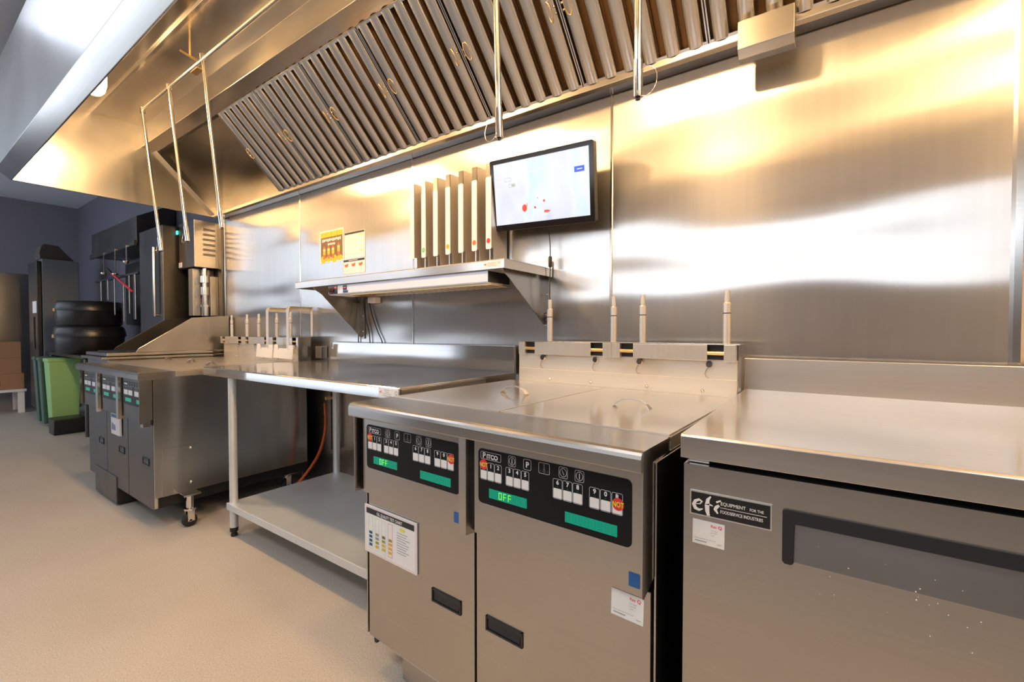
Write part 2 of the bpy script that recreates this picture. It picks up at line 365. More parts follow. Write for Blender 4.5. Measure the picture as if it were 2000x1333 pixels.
# ================================================================== EXHAUST HOOD
HX0, HX1 = -4.51, 2.6
HZ, HT = 2.14, 2.755
hood = thing('exhaust_hood', 'long stainless steel canopy hood over the whole cook line', 'hood', (0, 0, 0))
def P_(mb, name, bevel=0.002): return mb.build(name, hood, bevel)
P_(MB().box(HX0, HX1, -1.385, -1.377, HZ+.054, 2.83, 'hood_skin'), 'front_panel')
mb = MB().prism([(-1.385, HZ+.054), (-1.319, HZ-0.004), (-1.312, HZ-.002), (-1.312, HZ+0.03), (-1.32, HZ+0.03), (-1.322, HZ+0.008), (-1.380, HZ+0.058)], 'x', HX0, HX1, 'bright_steel')
P_(mb, 'bottom_lip')
P_(MB().prism([(-1.315, HZ), (-1.376, HZ+.054), (-1.376, 2.83), (-0.003, 2.83), (-0.003, HZ)], 'x', HX0-0.004, HX0+0.004, 'hood_steel'), 'end_panel')
P_(MB().prism([(-1.372, HZ), (-1.372, 2.83), (-0.003, 2.83), (-0.003, HZ)], 'x', HX1-0.004, HX1+0.004, 'hood_steel'), 'end_panel')
P_(MB().box(HX0+.005, HX1-.005, -1.374, -0.012, HT, HT+0.01, 'hood_steel'), 'ceiling_panel')
P_(MB().box(HX0+.005, HX1-.005, -0.915, -0.893, HT-0.016, HT, 'hood_steel'), 'standing_seam')
P_(MB().prism([(-0.60, HT), (-0.60, 2.612), (-0.612, 2.60), (-0.612, 2.590), (-0.515, 2.578), (-0.515, 2.586), (-0.59, 2.612), (-0.59, HT)], 'x', HX0+.005, HX1-.005, 'hood_steel'), 'plenum_face')
P_(MB().prism([(-0.012, 2.145), (-0.09, 2.132), (-0.108, 2.140), (-0.108, 2.165), (-0.104, 2.165), (-0.104, 2.145), (-0.012, 2.152)], 'x', HX0+.005, HX1-.005, 'hood_steel'), 'grease_gutter')
P_(MB().prism([(-0.018, 2.15), (-0.012, 2.15), (-0.012, HT), (-0.018, HT)], 'x', HX0+.005, HX1-.005, 'hood_steel'), 'plenum_back')
# sloped carrier along the left end panel and blanking strip on top
P_(MB().prism([(-0.11, 2.155), (-0.07, 2.185), (-0.50, 2.63), (-0.55, 2.60)], 'x', HX0+.005, HX0+.05, 'bright_steel'), 'filter_carrier')
P_(MB().box(HX0+.05, -3.37, -0.50, -0.47, 2.60, 2.64, 'dark_steel'), 'filter_rail')
# baffle filters: local u along x, slope coordinate v from gutter (0) up to the rail (0.585)
def slope(u, v, d):   # d = distance out of the filter plane towards the kitchen
    s = math.sqrt(0.5)
    return (u, -v*s-d*s, v*s-d*s)
FW, FL = 0.497, 0.583
def filt_part(boxes, profs, name, parent, bevel=0.0):
    mb = MB()
    for (u0, u1, v0, v1, d0, d1, m) in boxes:
        vs = [slope(u, v, d) for d in (d0, d1) for u, v in ((u0, v0), (u1, v0), (u1, v1), (u0, v1))]
        mb.add(vs, [(0, 1, 2, 3), (4, 5, 6, 7), (0, 1, 5, 4), (1, 2, 6, 5), (2, 3, 7, 6), (3, 0, 4, 7)], m)
    for prof, v0, v1, m in profs:
        n = len(prof); vs = [slope(u, v0, d) for u, d in prof]+[slope(u, v1, d) for u, d in prof]
        mb.add(vs, [(i, i+1, n+i+1, n+i) for i in range(n-1)], m, n > 6)
    return mb.build(name, parent, bevel, fix=False)
GRP_F = 'baffle filters along the hood'
def make_filter():
    r = thing('baffle_filter', 'x', 'filter', (0, 0, 0), 0, GRP_F)
    b = [(0.001, FW, 0.0, 0.012, -0.035, 0.006, 'baffle_steel'), (0.001, FW, FL-0.012, FL, -0.035, 0.004, 'baffle_steel'),
         (0.001, 0.006, 0.0, FL, -0.035, 0.004, 'baffle_steel'), (FW-0.005, FW, 0.0, FL, -0.035, 0.004, 'baffle_steel')]
    filt_part(b, [], 'frame', r)
    pr = []; n = 6; p = FW/n
    for k in range(n):
        c = p*(k+0.5); w = 0.0275
        pr.append(([(c-w, -0.022), (c-w, -.004)]+[(c-w*math.cos(PI*q/10), -.004+0.016*math.sin(PI*q/10)**.8) for q in range(1, 10)]+[(c+w, -.004), (c+w, -0.022)], 0.004, FL-0.004, 'baffle_steel'))
    for k in range(n+1):
        c = min(max(p*k, 0.018), FW-0.018); w = 0.018
        pr.append(([(c-w, -0.020), (c-w, -0.034), (c+w, -0.034), (c+w, -0.020)], 0.004, FL-0.004, 'baffle_back_shaded'))
    filt_part([], pr, 'baffles', r)
    for sx in (0.034, FW-0.034):
        mb = MB(); pts = []
        for i in range(20):
            t = 2*PI*i/20; uu = math.cos(t); vv = math.sin(t)
            pts.append(slope(sx+0.011*uu+(0.004 if sx < .2 else -.004), 0.30+0.036*vv, 0.017+0.007*math.cos(t)*(-1 if sx < .2 else 1)))
        mb.tube(pts, 0.0022, 'brass', 6, closed=True)
        e = 0.016 if sx < .2 else FW-0.016
        for vv in (0.288, 0.312): mb.lathe([(0.005, 0), (0.005, .002), (0.002, .005)], slope(e, vv, 0.010), 'chrome', (0, -1, -1), 10)
        mb.build('bail_handle', r)
    return r
f0 = make_filter(); f0.location = (-3.365, -0.103, 2.166); f0['label'] = 'leftmost steel baffle filter, beside the open gap in the hood'
names = ['second baffle filter from the left end of the bank', 'third baffle filter from the left end of the bank', 'fourth baffle filter from the left, above the sauce poster wall panel',
         'fifth baffle filter from the left, above the wall screen', 'sixth baffle filter from the left, right of the screen', 'seventh baffle filter, with the grease cup hanging below it',
         'eighth baffle filter, right of the grease cup, cut by the top of the picture']
for k, nm in enumerate(names): dup(f0, (-3.365+0.5*(k+1), -0.103, 2.166), nm)
# grease cup hung on the gutter
gc = MB(); gc.prism([(-0.172, 2.165), (-0.172, 2.072), (-0.150, 2.048), (-0.112, 2.048), (-0.112, 2.128), (-0.125, 2.165)], 'x', -0.262, -0.098, 'front_steel')
tag(gc.build('grease_cup', None, 0.002), 'small steel grease cup box hooked on the hood gutter', 'grease cup')
# hood lamps
def make_lamp():
    r = thing('hood_lamp', 'x', 'lamp', (0, 0, 0), 0, 'globe lamps under the hood')
    MB().lathe([(0.055, 0), (0.055, -0.02), (0.035, -0.035), (0.035, -0.075), (0.042, -0.08), (0.042, -0.10)], (0, 0, 0), 'pipe').build('base', r)
    MB().lathe([(0.040, -0.10), (0.048, -0.13), (0.054, -0.18), (0.054, -0.24), (0.046, -0.275), (0.028, -0.298), (0.004, -0.305)], (0, 0, 0), 'lamp', n=14).build('glass_jar', r)
    return r
lamp = make_lamp(); lamp.location = (-3.39, -1.13, HT-0.001); lamp['label'] = 'glowing glass jar lamp in the far left part of the hood'
dup(lamp, (-1.95, -1.13, HT-0.001), 'second glowing hood lamp, hidden above the top of the picture')
dup(lamp, (-0.55, -1.13, HT-0.001), 'glowing hood lamp above the twin fryer, outside the picture')
dup(lamp, (0.98, -1.13, HT-0.001), 'glowing hood lamp above the refrigerator, outside the picture')
dup(lamp, (2.2, -1.13, HT-0.001), 'glowing hood lamp at the right end of the hood, outside the picture')
# fire suppression piping
sp = thing('suppression_piping', 'thin steel fire suppression pipe with drop pipes hanging under the hood', 'pipe', (0, 0, 0))
HY, HZP = -0.80, 2.615
MB().cyl((-3.80, HY, HZP), (1.35, HY, HZP), 0.0105, 'pipe').build('header_pipe', sp)
drops = [((-3.796, HY, 2.611), (-3.658, -0.75, 1.659), 1), ((-3.322, HY, 2.618), (-3.215, -0.752, 1.672), 1), ((-2.831, HY, 2.63), (-2.751, -0.75, 1.693), -1),
         ((-0.822, HY, 2.615), (-0.835, -0.75, 1.715), 1), ((-0.385, HY, 2.615), (-0.399, -0.75, 1.71), -1)]
for a, b, sgn in drops:
    a, b = Vector(a), Vector(b); d = (b-a).normalized()
    mb = MB(); mb.cyl(a, b-d*0.05, 0.0092, 'pipe', 14); mb.cyl(a+d*-0.014, a+d*0.02, 0.0145, 'pipe', 14)
    dr = mb.build('drop_pipe', sp)
    mb = MB(); mb.cyl(b-d*0.088, b-d*0.048, 0.0125, 'chrome', 8); mb.cyl(b-d*0.052, b, 0.0118, 'chrome', 16); mb.cyl(b, b+d*0.006, 0.006, 'body_dark', 12)
    c = b-d*0.03+Vector((-0.024*sgn, -0.006, 0)); pts = [c+Vector((0.026*math.cos(2*PI*i/18), 0.008*math.sin(2*PI*i/18), 0.040*math.sin(2*PI*i/18))) for i in range(18)]
    mb.tube(pts, 0.0011, 'chrome', 5, closed=True)
    mb.build('nozzle', dr)
mb = MB(); mb.cyl((-2.885, HY, HZP+.008), (-2.80, HY-.115, HZP-.02), 0.006, 'brass', 8); mb.cyl((-2.86, HY-.05, HZP), (-2.86, HY-.05, HT), 0.005, 'brass', 8)
mb.box(-2.99, -2.90, HY-0.004, HY+0.03, HZP-0.022, HZP-0.016, 'brass')
mb.build('ceiling_hanger', sp)

# ================================================================== FRYERS
def control_graphics(cp, xr, y, i):
    """keys, icons, displays of one cook controller as sub-parts of its panel; graphic spans xr-0.44 .. xr-0.034"""
    x0, W_ = xr-0.440, 0.406
    zt, H_ = 0.826, 0.137
    X = lambda u: x0+u*W_
    Z = lambda v: zt-v*H_
    MB().rrect(X(0), X(1), Z(1), Z(0), 0.012, y, 'panel_black', 0.0010).build('controller_face', cp)
    yy = y-0.0012
    lg = MB(); lg.ring(X(.022), X(.182), Z(.185), Z(.045), 0.003, 0.0008, yy, 'ink_white')
    lg.text('P', X(.036), Z(.162), 0.0195, yy, 'ink_white', 1.0, bold=.0006); lg.text('ITCO', X(.068), Z(.162), 0.0155, yy, 'ink_white', 0.98, bold=.0006)
    lg.build('brand_logo', cp)
    for k, u in enumerate((.265, .375, .490, .613, .712)):
        ic = MB(); hw = .037*W_ if k == 2 else .027*W_
        zc = Z(.115); ic.ring(X(u)-hw, X(u)+hw, zc-.0125, zc+.0125, 0.004, 0.0007, yy, 'ink_white')
        if k in (0, 4): ic.circle_ring(X(u), zc, .0085, .0095, .0009, yy, 'ink_white'); ic.fr(X(u)-.0009, X(u)+.0009, zc-.006, zc+.006, yy, 'ink_white')
        if k == 1: ic.text('P', X(u), zc-.0065, .0185, yy, 'ink_white', 1, 'CENTER', .0005)
        if k == 2:
            ic.circle_ring(X(u), zc-.006, .0032, .0035, .0007, yy, 'ink_grey'); ic.ring(X(u)-.0016, X(u)+.0016, zc-.003, zc+.0095, .0015, .0006, yy, 'ink_grey')
            ic.disc(X(u)-.009, zc-.006, .002, .002, yy, 'led_off'); ic.disc(X(u)+.009, zc-.006, .002, .002, yy, 'led_off')
        if k == 3:
            ic.circle_ring(X(u), zc, .0088, .0095, .0008, yy, 'ink_white'); ic.prism([(X(u)-.0035, zc+.005), (X(u)-.0027, zc+.0052), (X(u)+.0027, zc-.005), (X(u)+.0018, zc-.0052)], 'y', yy-.0003, yy, 'ink_white')
        ic.build('icon', cp)
    kw = .0560
    groups = [((.018, .075, .132), ('P', '1', '2')), ((.218, .275, .333), ('3', '4', '5')), ((.548, .610, .672), ('6', '7', '8')), ((.770, .832, .895), ('9', '0', 'R'))]
    for us, ch in groups:
        for q, (u, c) in enumerate(zip(us, ch)):
            kb = MB(); a, b2 = X(u), X(u+(kw if u < .5 else .0605))-.0006
            zt_, zb_ = Z(.235), Z(.560)
            kb.ring(a, b2, zb_, zt_, 0.004, 0.0007, yy, 'ink_white'); kb.rrect(a+.0016, b2-.0016, zb_+.0018, zb_+(zt_-zb_)*.52, .002, yy, 'key_white')
            kb.text(c, (a+b2)/2, zt_-.0125, .0135, yy, 'ink_white', 1, 'CENTER', .0004); kb.disc((a+b2)/2, zt_-.0175, .0018, .0018, yy, 'led_off')
            kb.build('product_key', cp)
    spots = [(X(.046), Z(.285)), (X(.930), Z(.40) if i else Z(.34))]
    for px, pz in spots:
        st = MB(); st.disc(px, pz, .0128, .0128, yy-.0006, 'ink_red', .0004); st.text('NOT', px, pz-.0055, .0155, yy-.0014, 'ink_lime', .72, 'CENTER', .0003); st.build('round_sticker', cp)
    for (ua, ub, va, vb, on) in ((.088, .372, .700, .870, True), (.625, .925, .725, .895, False)):
        dp = MB(); dp.rrect(X(ua), X(ub), Z(vb), Z(va), .0008, yy, 'lcd')
        n = 8; cw = (X(ub)-X(ua))/n; zb = Z(vb)+.0035; h = (Z(va)-Z(vb))-.007
        for k in range(n):
            cx = X(ua)+cw*(k+.5); s_ = cw*.30
            msk = {2: 'ABCDEF', 3: 'AEFG', 4: 'AEFG'}.get(k, None) if on else None
            seg = {'A': (cx-s_, cx+s_, zb+h-.0011, zb+h), 'D': (cx-s_, cx+s_, zb, zb+.0011), 'G': (cx-s_, cx+s_, zb+h/2-.0005, zb+h/2+.0005),
                   'B': (cx+s_-.0011, cx+s_, zb+h/2, zb+h), 'C': (cx+s_-.0011, cx+s_, zb, zb+h/2), 'F': (cx-s_, cx-s_+.0011, zb+h/2, zb+h), 'E': (cx-s_, cx-s_+.0011, zb, zb+h/2)}
            for nm, (a, b2, c_, d_) in seg.items():
                lit = msk and nm in msk
                dp.fr(a, b2, c_, d_, yy-.0004-(.0003 if lit else 0), 'lcd_on' if lit else 'lcd_seg')
        dp.build('green_display', cp)
def control_small(cp, xr, w, y):
    x0 = xr-w; mb = MB(); X = lambda u: x0+u*w
    mb.rrect(X(0), X(1), 0.689, 0.826, .012, y, 'panel_black', .001)
    yy = y-.0012; mb.fr(X(.05), X(.2), .806, .816, yy, 'ink_white')
    for u in (.27, .38, .49, .61, .71): mb.ring(X(u)-.009, X(u)+.009, .80, .82, .003, .0012, yy, 'ink_white')
    mb.build('controller_face', cp)
    for us in ((.02, .085, .15), (.24, .305, .37), (.53, .595, .66), (.75, .815, .88)):
        kb = MB()
        for u in us: kb.rrect(X(u)+.001, X(u+.065)-.001, .748, .776, .002, yy, 'key_white'); kb.ring(X(u), X(u+.065), .746, .796, .003, .0009, yy, 'ink_white')
        kb.build('product_keys', cp)
    for a, b in ((.09, .37), (.62, .92)): MB().rrect(X(a), X(b), .707, .729, .0008, yy, 'lcd').build('green_display', cp)
def make_fryer(label, loc, rz, n, pitch, D, posts, detailed):
    r = thing('deep_fryer', label, 'fryer', loc, rz)
    Wd = n*pitch+(0.007 if detailed else 0)
    SY = D-0.055      # splash face
    # top with rolled front
    prof = [(.012, .853), (0.003, .853), (0, .857), (0, .880), (.002, .887), (.006, .892), (.013, .895), (.165, .895), (.165, .885), (.012, .872)]
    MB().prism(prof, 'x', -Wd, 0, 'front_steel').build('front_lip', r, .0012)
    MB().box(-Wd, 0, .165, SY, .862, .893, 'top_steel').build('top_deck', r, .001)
    for k in range(n):
        xr = -k*pitch; xl = xr-pitch
        li = MB().box(xl+.003, xr-.003, .166, SY-.005, .893, .8975, 'top_steel').build('lid', r, .001)
        hc = xr-(.198 if detailed else .20) if k == 0 else xr-.177
        hy = .432 if k == 0 else .466
        pts = [(hc-.055, hy, .8975), (hc-.044, hy, .910), (hc-.028, hy, .919), (hc, hy, .923), (hc+.028, hy, .919), (hc+.044, hy, .910), (hc+.055, hy, .8975)]
        mb = MB()
        for a in range(len(pts)-1):
            p, q = pts[a], pts[a+1]
            w0 = .013-.009*math.sin(PI*a/(len(pts)-1)); w1 = .013-.009*math.sin(PI*(a+1)/(len(pts)-1))
            vs = [(p[0], p[1]-w0, p[2]), (p[0], p[1]+w0, p[2]), (q[0], q[1]+w1, q[2]), (q[0], q[1]-w1, q[2])]
            vs += [(v[0], v[1], v[2]+.0035) for v in vs]
            mb.add(vs, [(0, 1, 2, 3), (4, 5, 6, 7), (0, 1, 5, 4), (1, 2, 6, 5), (2, 3, 7, 6), (3, 0, 4, 7)], 'pipe')
        mb.build('handle', li)
        # control panel
        px0 = xl+(.012 if k == n-1 else .019); px1 = xr-(.006 if k == 0 else (.033 if detailed else .039))
        cp = MB().box(px0, px1, .0405, .052, .606, .853, 'front_steel' if detailed else 'dark_steel').build('control_panel', r, .0008)  # far bank panels coloured dark for the dark room they mirror
        if detailed: control_graphics(cp, xr, .0403, 0 if k else 1)
        else: control_small(cp, xr-.030, pitch-.062, .0403)
        if detailed:
            bx = (xr-.040, xr-.0165) if k == 0 else (xr-.054, xr-.034)
            MB().rrect(bx[0], bx[1], .613, .642, .002, .0403, 'sticker_blue').build('blue_sticker', cp)
        if k > 0 or not detailed:
            MB().prism([(xr-.041, .020), (xr-.003 if k else xr-.001, .020), (xr-.001, .055), (xr-.041, .055)] if not detailed else [(xr-.0325, .036), (xr-.0055, .034), (xr+.001, .062), (xr-.0325, .062)], 'z', .592, .852, 'front_steel' if detailed else 'bright_steel').build('pilaster', r, .001)
        # door
        dm = 'front_steel' if detailed else 'dark_steel'  # far bank doors get the dark reflection as their colour too
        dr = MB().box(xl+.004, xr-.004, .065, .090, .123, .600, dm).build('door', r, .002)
        if detailed: ha = (xr-.166, xr-.052) if k else (xr-.436, xr-.319); hz = (.349, .387)
        else: ha = (xr-.17, xr-.07); hz = (.36, .40)
        mb = MB(); mb.ring(ha[0], ha[1], hz[0], hz[1], .002, .004, .0655, 'handle_black', .004)
        mb.box(ha[0]+.0005, ha[1]-.0005, .0612, .0652, hz[1]-.0045, hz[1], 'handle_black'); mb.box(ha[0]+.0005, ha[1]-.0005, .0612, .0652, hz[0], hz[0]+.0045, 'handle_black')
        mb.box(ha[0], ha[0]+.0045, .0612, .0652, hz[0], hz[1], 'handle_black'); mb.box(ha[1]-.0045, ha[1], .0612, .0652, hz[0], hz[1], 'handle_black')
        mb.fr(ha[0]+.004, ha[1]-.004, hz[0]+.004, hz[1]-.004, .0648, 'black', .0003)
        mb.prism([(.0646, hz[0]+.006), (.0646, hz[1]-.012), (.0622, hz[0]+.008)], 'x', ha[0]+.012, ha[1]-.008, 'handle_black')
        mb.build('recessed_handle', dr)
    # body, housing, sides
    MB().box(-Wd+.006, -.012, .092, D-.02, .125, .86, 'body_dark').build('cabinet_body', r, .002)
    MB().box(-Wd+.006, -.008, .054, .092, .603, .850, 'body_dark').build('control_housing', r, .001)
    sm = 'side_steel'
    MB().prism([(.006, .895), (.004, .62), (.012, .612), (.063, .632), (.063, .858), (.146, .866), (.146, .895)], 'x', 0.0, .002, sm).build('housing_side', r)
    MB().prism([(.022, .853), (.022, .606), (.063, .606), (.063, .853)], 'x', -Wd-.002, -Wd, sm).build('housing_side', r)
    MB().box(.002, .006, .066, D-.03, .19 if not detailed else .125, .862, sm).build('side_panel', r, .001)
    MB().box(-Wd-.002, -Wd+.002, .066, D-.03, .125, .862, sm).build('side_panel', r, .001)
    if not detailed:
        mb = MB(); mb.box(.006, .0085, .10, .33, .19, .46, 'side_steel'); r_ = mb.build('access_plate', r, .001)
        for z in (.24, .44): MB().lathe([(.009, 0), (.009, .004), (.004, .008)], (.0085, .24, z), 'chrome', (1, 0, 0), 12).build('bolt', r_)
        MB().box(-.002, .0055, .0, .17, .853, .894, 'front_steel').build('lip_return', r, .001)
        mb = MB(); mb.box(-.022, -.002, .066, .082, .13, .60, 'bright_steel'); mb.build('door_edge', r, .001)
    # splash and lift housing
    x0, x1 = -Wd+.055, -.001
    MB().prism([(SY, .893), (SY, .955), (SY+.001, .956), (SY+.001, 1.022), (SY+.012, 1.022), (SY+.012, .893)], 'x', x0, x1, 'stain_steel').build('splash_back', r)
    bz0, bz1 = 1.022, 1.074; fy = SY-.026
    MB().box(x0-.002 if detailed else x0-.04, x1+.014, fy, D, bz1, bz1+.003, 'front_steel').build('lift_cover', r, .0008)
    MB().box(x0+.004, x1, fy+.018, D-.004, bz0+.002, bz1, 'body_dark').build('lift_channel', r)
    MB().box(-.004, .002, SY+.012, D, .893, 1.074, 'side_steel').build('splash_side', r, .001)
    for k in range(n):
        xr = -k*pitch+ (0 if k == 0 else .035); xl = -(k+1)*pitch+.037 if k < n-1 else x0-.002
        if k == n-1 and detailed: xl = -.884
        caps = [(xl, xl+.034), (xr-.036, xr+.001)]; slots = [(xl+.034, xl+.087), (xr-.088, xr-.036)]
        hb = MB()
        for a, b in caps: hb.box(a, b, fy, fy+.018, bz0-.004, bz1, 'lift_steel')
        hb.box(slots[0][1], slots[1][0], fy-.001, fy+.004, bz0-.002, bz1, 'lift_steel')
        hp = hb.build('lift_bracket', r, .001)
        for a, b in slots: MB().cyl((a-.004, fy+.008, bz0+.024), (b+.004, fy+.008, bz0+.024), .0075, 'brass', 14).build('roller', hp)
    ky = SY
    kx = (-.085, -.332, -.515, -.767) if detailed else [-.09-.29*j for j in range(4)]
    for x in kx:
        mb = MB().lathe([(.010, 0), (.012, .002), (.012, .010), (.010, .012)], (x, ky, 1.006), 'chrome', (0, -1, 0), 18)
        mb.tube([(x-.004, ky-.004, .998), (x-.012, ky-.004, .985), (x-.015, ky-.004, .972), (x-.010, ky-.003, .962), (x-.002, ky-.003, .960)], .0009, 'ink_brown', 5)
        mb.build('knob', r)
    bx = (-.108, -.306, -.538, -.735) if detailed else (-.12, -.33, -.55, -.78, -1.0)
    for x in bx: MB().lathe([(.007, 0), (.007, .002), (.005, .005), (.001, .007)], (x, SY, .914), 'chrome', (0, -1, 0), 14).build('bolt', r)
    for x in posts:
        mb = MB(); py = D-.026; mb.cyl((x, py, bz1), (x, py, 1.214), .0125, 'post_metal', 20); mb.cyl((x, py, 1.180), (x, py, 1.183), .0128, 'body_dark', 20)
        mb.cyl((x, py, 1.214), (x, py, 1.219), .0125, 'post_metal', 20, .009); mb.cyl((x, py, 1.219), (x, py, 1.258), .0088, 'post_metal', 18)
        mb.build('lift_post', r)
    # pan drawer under the doors
    if detailed:
        MB().prism([(-Wd+.02, .123), (-Wd+.045, .123), (-Wd+.035, .098), (-Wd+.025, .098)], 'y', .075, .10, 'body_dark').build('door_stop', r)
        MB().prism([(.082, .118), (.078, .112), (.082, .10), (.10, .085), (.70, .085), (.70, .118)], 'x', -.856, -.10, 'bright_steel').build('filter_drawer', r, .001)
        MB().box(-.82, -.14, .10, .70, .012, .084, 'front_steel').build('oil_pan', r, .003)
    else:
        MB().box(-1.13, -.66, .06, .60, .012, .190, 'dark_steel').build('oil_pan', r, .004)
    for cx, cy in ((-Wd+.07, .14 if not detailed else .42), (-.06 if detailed else .055, .215 if not detailed else .16), (-Wd+.07, D-.14), (-.06, D-.14)):
        side = (cx > 0)
        mb = MB(); zt = .125 if not side else .192
        mb.box(cx-.045, cx+.035, cy-.04, cy+.045, zt-.010, zt, 'bright_steel'); mb.cyl((cx, cy, .105), (cx, cy, zt-.008), .019, 'chrome', 16)
        mb.cyl((cx, cy, .096), (cx, cy, .106), .030, 'chrome', 18)
        for s in (-1, 1): mb.box(cx+s*.019-.002, cx+s*.019+.002, cy-.018, cy+.016, .034, .098, 'chrome')
        cs = mb.build('caster', r, .001)
        w = MB().lathe([(.030, -.013), (.037, -.010), (.038, 0), (.037, .010), (.030, .013)], (cx, cy-.004, .038), 'rubber', (1, 0, 0), 26)
        w.cyl((cx-.021, cy-.004, .038), (cx+.021, cy-.004, .038), .007, 'chrome', 10); w.build('wheel', cs)
    return r
FR = make_fryer('stainless twin-vat fryer between the work table and the refrigerator', (-.28, -1.055, 0), math.radians(-2.5), 2, .474, .885, (-.754, -.454, -.335, -.039), True)
FB = make_fryer('far three-vat fryer bank with basket hangers, beyond the work table', (-3.04, -1.055, 0), 0, 3, .43, .985, (-.205, -.40, -.678, -.875, -1.15), False)

# cards on the fryer doors
def fx(mb, root): return mb.xf(Matrix.Translation(root.location) @ Matrix.Rotation(root.rotation_euler.z, 4, 'Z'))
c = MB(); cx0, cx1, cz0, cz1, cy = -.957, -.701, .402, .556, .0635
c.box(cx0, cx1, cy-.004, cy, cz0, cz1, 'laminate'); y = cy-.0043
U = lambda u: cx0+u*(cx1-cx0)
V = lambda v: cz1-v*(cz1-cz0)
c.ring(U(.02), U(.98), V(.97), V(.03), .001, .0006, y, 'ink_orange'); c.fr(U(.04), U(.96), V(.17), V(.055), y, 'ink_black')
c.text('OIL QUALITY TEST CHART', U(.5), V(.148), .0135, y-.0006, 'ink_white', .78, 'CENTER', .0003)
stacks = [(.085, 'ink_lightgreen', ['ink_navy']*4), (.215, 'ink_lightgreen', ['ink_grey', 'ink_grey', 'ink_olive', 'ink_amber']), (.345, 'ink_lightgreen', ['ink_brown', 'ink_olive', 'ink_amber', 'ink_amber']), (.475, 'ink_red', ['ink_olive', 'ink_amber', 'ink_amber', 'ink_amber'])]
for u, fm, cols in stacks:
    c.ring(U(u), U(u+.085), V(.90), V(.22), .0004, .0008, y, fm)
    for q, cm in enumerate(cols): c.fr(U(u+.012), U(u+.073), V(.585+.085*q), V(.53+.085*q), y, cm)
c.fr(U(.70), U(.79), V(.28), V(.215), y, 'ink_lime')
for q in range(9): c.fr(U(.645), U(.645+.27*random.uniform(.6, 1)), V(.335+.05*q), V(.325+.05*q), y, 'ink_grey')
tag(fx(c, FR).build('oil_chart', None), 'white oil quality test chart card on the twin fryer left door', 'card')
def service_sticker(x0, x1, z0, z1, y, rot, label, root=None):
    s = MB(); w, h = x1-x0, z1-z0
    s.box(x0, x1, y-.0004, y, z0, z1, 'paper'); yy = y-.0006
    s.text('Res', x0+w*.57, z1-h*.22, h*.155, yy, 'ink_red', 1, bold=.0001); s.text('Q', x0+w*.80, z1-h*.22, h*.175, yy, 'ink_red', 1, bold=.0002)
    s.text('For repair', x0+w*.58, z1-h*.36, h*.065, yy, 'ink_grey'); s.text('Scan QR', x0+w*.58, z1-h*.46, h*.065, yy, 'ink_grey'); s.text('code', x0+w*.58, z1-h*.56, h*.065, yy, 'ink_grey')
    s.text('Having trouble with the QR code?', x0+w*.05, z1-h*.78, h*.065, yy, 'ink_grey', .9); s.fr(x0+w*.08, x0+w*.45, z1-h*.885, z1-h*.85, yy, 'ink_grey')
    s.fr(x0+w*.78, x0+w*.92, z1-h*.87, z1-h*.85, yy, 'ink_grey')
    m = Matrix.Translation(((x0+x1)/2, 0, (z0+z1)/2)) @ Matrix.Rotation(rot, 4, 'Y') @ Matrix.Translation((-(x0+x1)/2, 0, -(z0+z1)/2))
    s.xf(m)
    if root: fx(s, root)
    return tag(s.build('service_sticker', None), label, 'sticker')
service_sticker(-.088, -.018, .526, .582, .0645, math.radians(1.5), 'white service sticker with red lettering on the twin fryer right door', FR)
# bank paper card
c = MB(); c.box(-3.745, -3.575, -1.004, -.9935, .468, .603, 'laminate'); c.fr(-3.738, -3.582, .575, .595, -1.0042, 'ink_navy')
for q in range(4): c.fr(-3.73+.02*q, -3.718+.02*q, .495, .54-.004*q, -1.0042, 'ink_navy')
tag(c.build('oil_chart', None), 'small white chart card on the far fryer bank middle door', 'card')

# ================================================================== BASKET HANGERS on the far bank
def hanger(x, xa, xb, label):
    r = thing('basket_hanger', label, 'basket hanger', (x, 0, 0), 0, 'basket hangers on the far fryer bank')
    yf, yb, zt = -.213, -.035, 1.295
    mb = MB()
    w = .017
    # strap bent into an upside-down U across the lift housing
    prof = [(yf-.004, 1.0), (yf-.004, zt-.02), (yf+.004, zt-.005), (yf+.018, zt), (yb+.012, zt), (yb+.012, zt-.003), (yf+.019, zt-.004), (yf+.006, zt-.010), (yf, zt-.022), (yf, 1.0)]
    mb.prism(prof, 'x', -w, w, 'wood_handle'); mb.box(-w, -w+.004, yf+.018, yb, zt-.032, zt-.003, 'wood_handle')
    mb.prism([(yb-.004, zt-.004), (yb, zt-.004), (yb, 1.08), (yb-.004, 1.08)], 'x', -w*.7, w*.7, 'wood_handle'); mb.build('bail', r, .001)
    p = [(xa, 1.022), (xa+.02, 1.028), (xa+.045, 1.025), (xa+.052, .988), (xa+.062, .985), (xa+.068, 1.0), (xb-.075, 1.0), (xb-.07, .985), (xb-.06, .99), (xb-.052, 1.024), (xb, 1.024), (xb-.012, .926), (xa-.012, .930)]
    MB().prism(p, 'y', yf-.010, yf-.005, 'white').build('hook_plate', r, .0008)
    return r
hanger(-3.065, -.175, .075, 'right basket hanger with pale strap loop on the far fryer bank')
hanger(-3.345, -.145, .085, 'left basket hanger with pale strap loop on the far fryer bank')
# back end box of the bank
MB().box(-3.045, -3.036, -.157, -.062, .893, 1.078, 'front_steel').build('end_box', None, .001)
eb = bpy.data.objects['end_box']; eb.parent = FB; eb.location = (3.04, 1.055, 0)
tag(MB().box(-2.985, -2.915, -.06, -.012, .93, 1.012, 'side_steel').build('gas_box', None, .002), 'small steel box on the wall behind the table splash', 'box')

